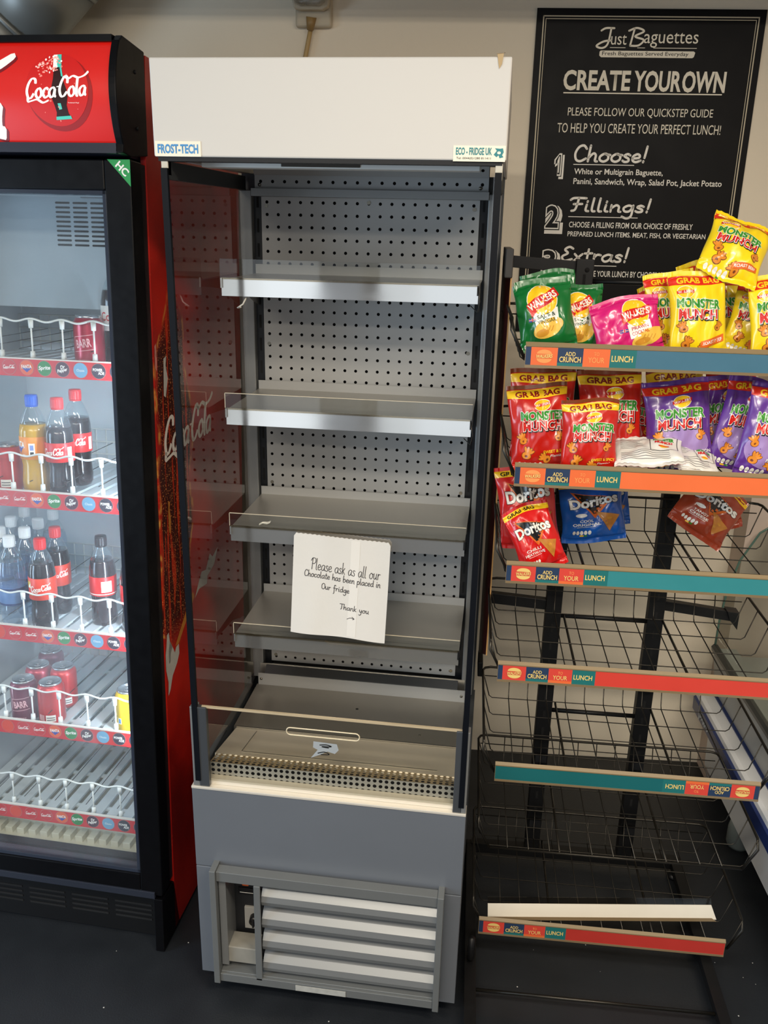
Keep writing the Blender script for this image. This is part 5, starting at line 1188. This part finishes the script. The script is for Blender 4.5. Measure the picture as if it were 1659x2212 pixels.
        def bk_(x, y, l):
            p = backf(max(-1, min(1, -x / (w / 2))), max(-1, min(1, y / (h / 2)))); return (p[0], p[1] + .0003 + .00025 * l, p[2])
        mb.decal(B, bk_, [u * w / 2 for u in us[1:-1]], [q * h / 2 for q in vs[1:-1]])
    o = mb.build('crisp_packet'); o.matrix_world = RKM @ (Matrix.Translation(loc) @ Euler(rot, 'XYZ').to_matrix().to_4x4())
    return tag(o, label, cat, group)
G1 = 'crisp packets in the top basket'; G2 = 'crisp packets in the second basket'; G3 = 'crisp packets in the third basket'
BAGS = [
 ('green', G1, 'green crisp packet foremost at the left of the top basket', (0.036,0.045,1.572,0.110,0.138,-0.23,-0.20,-0.05), .024),
 ('green', G1, 'green crisp packet directly behind the foremost green one', (0.042,0.083,1.573,0.113,0.142,-0.24,-0.19,0.01), .014),
 ('green', G1, 'green crisp packet at the back, its seal topmost of the green packets', (0.051,0.128,1.577,0.110,0.155,-0.16,-0.14,0.01), .014),
 ('green', G1, 'green crisp packet squeezed between the foremost green one and the pink one', (0.106,0.078,1.564,0.095,0.136,-0.15,-0.10,0.10), .016),
 ('pink', G1, 'bright pink crisp packet, the only pink one on the rack', (0.194,0.047,1.553,0.132,0.120,-0.25,-0.20,0.08), .018),
 ('yellow', G1, 'yellow packet upright in front with its orange flavour tag showing', (0.323,0.044,1.580,0.108,0.172,-0.19,-0.10,0.04), .024),
 ('yellow', G1, 'yellow packet just left behind the upright front yellow one', (0.287,0.090,1.580,0.098,0.164,-0.19,-0.20,0.03), .016),
 ('yellow', G1, 'yellow packet furthest left, next to the pink packet', (0.282,0.130,1.569,0.091,0.145,-0.14,-0.26,0.01), .013),
 ('yellow', G1, 'yellow packet lying tilted on top of the other yellow ones', (0.386,0.085,1.701,0.118,0.142,-0.62,0.34,-0.10), .026),
 ('yellow', G1, 'yellow packet in the shade beneath the tilted topmost one', (0.419,0.165,1.577,0.097,0.163,-0.15,-0.19,0.02), .014),
 ('yellow', G1, 'yellow packet leaning right behind the rightmost front one', (0.446,0.102,1.571,0.098,0.142,-0.26,0.22,-0.01), .016),
 ('yellow', G1, 'yellow packet rightmost at the front, cut by the photo edge', (0.474,0.046,1.578,0.112,0.168,-0.20,-0.12,0.05), .022),
 ('yellow', G1, 'yellow packet at the very back, only its top showing', (0.375,0.21,1.589,0.102,0.181,-0.14,-0.18,0.01), .012),
 ('red', G2, 'red packet foremost at the left end of the second basket', (0.045,0.075,1.345,0.124,0.179,-0.23,-0.12,0.04), .025),
 ('red', G2, 'red packet behind the left front one, in the shade of the top strip', (0.055,0.138,1.361,0.138,0.192,-0.18,-0.06,0.01), .016),
 ('red', G2, 'red packet standing tall in the middle behind the small front one', (0.192,0.122,1.361,0.132,0.200,-0.23,-0.06,0.03), .022),
 ('red', G2, 'red packet standing lowest in front with a folded yellow top', (0.141,0.031,1.338,0.113,0.156,-0.17,-0.04,0.01), .022),
 ('red', G2, 'red packet peeping out right of the tall middle red one', (0.247,0.178,1.344,0.106,0.165,-0.21,-0.02,-0.01), .014),
 ('purple', G2, 'purple packet facing front in the middle of the basket', (0.327,0.100,1.355,0.133,0.189,-0.25,-0.14,-0.03), .025),
 ('red', G2, 'red packet lying face down with its white back upward', (0.263,0.045,1.312,0.135,0.115,1.25,0.10,3.02), .014),
 ('purple', G2, 'purple packet lying face down beside the white-backed one', (0.352,0.048,1.300,0.10,0.10,1.2,-0.18,3.2), .012),
 ('purple', G2, 'purple packet half hidden behind the two leaning right ones', (0.432,0.160,1.358,0.095,0.190,-0.25,-0.02,-0.01), .014),
 ('purple', G2, 'purple packet leaning left, second from the right end', (0.456,0.099,1.363,0.105,0.191,-0.22,0.20,0.00), .016),
 ('purple', G2, 'purple packet rightmost, cut by the photo edge', (0.495,0.043,1.363,0.118,0.191,-0.17,0.14,0.03), .02),
 ('red', G2, 'red packet in deep shade behind the front-facing purple one', (0.351,0.235,1.359,0.122,0.193,-0.14,-0.13,0.01), .014),
 ('purple', G2, 'purple packet in deep shade at the back right', (0.469,0.235,1.361,0.106,0.197,-0.13,-0.11,0.01), .013),
 ('hot', G3, 'red tortilla chip packet standing behind, partly under the orange strip', (0.040,0.175,1.142,0.131,0.188,-0.28,-0.14,0.05), .02),
 ('hot', G3, 'red tortilla chip packet slumped in front showing its white underside', (0.052,0.055,1.110,0.100,0.150,-0.29,-0.38,0.14), .02),
 ('blue', G3, 'blue tortilla chip packet in front, beside the red ones', (0.191,0.225,1.123,0.147,0.148,-0.30,-0.12,0.07), .022),
 ('blue', G3, 'blue tortilla chip packet peeping out behind the front blue one', (0.222,0.275,1.131,0.123,0.121,-0.17,-0.10,0.02), .012),
 ('rust', G3, 'rust brown tortilla chip packet tipped over on its corner', (0.449,0.225,1.139,0.140,0.139,-0.43,0.56,-0.11), .02),
 ('rust', G3, 'rust brown packet mostly hidden behind the tipped one', (0.492,0.275,1.139,0.085,0.122,-0.18,-0.12,0.04), .012),
]
for k, (kind, grp, lab, (x, y, z, w_, h_, ex, ey, ez), T) in enumerate(BAGS):
    bag(kind, w_, h_, T, 100 + k * 7, (x, y, z), (ex, ey, ez), lab, group=grp, fold=-.02 if 'folded' in lab else 0)
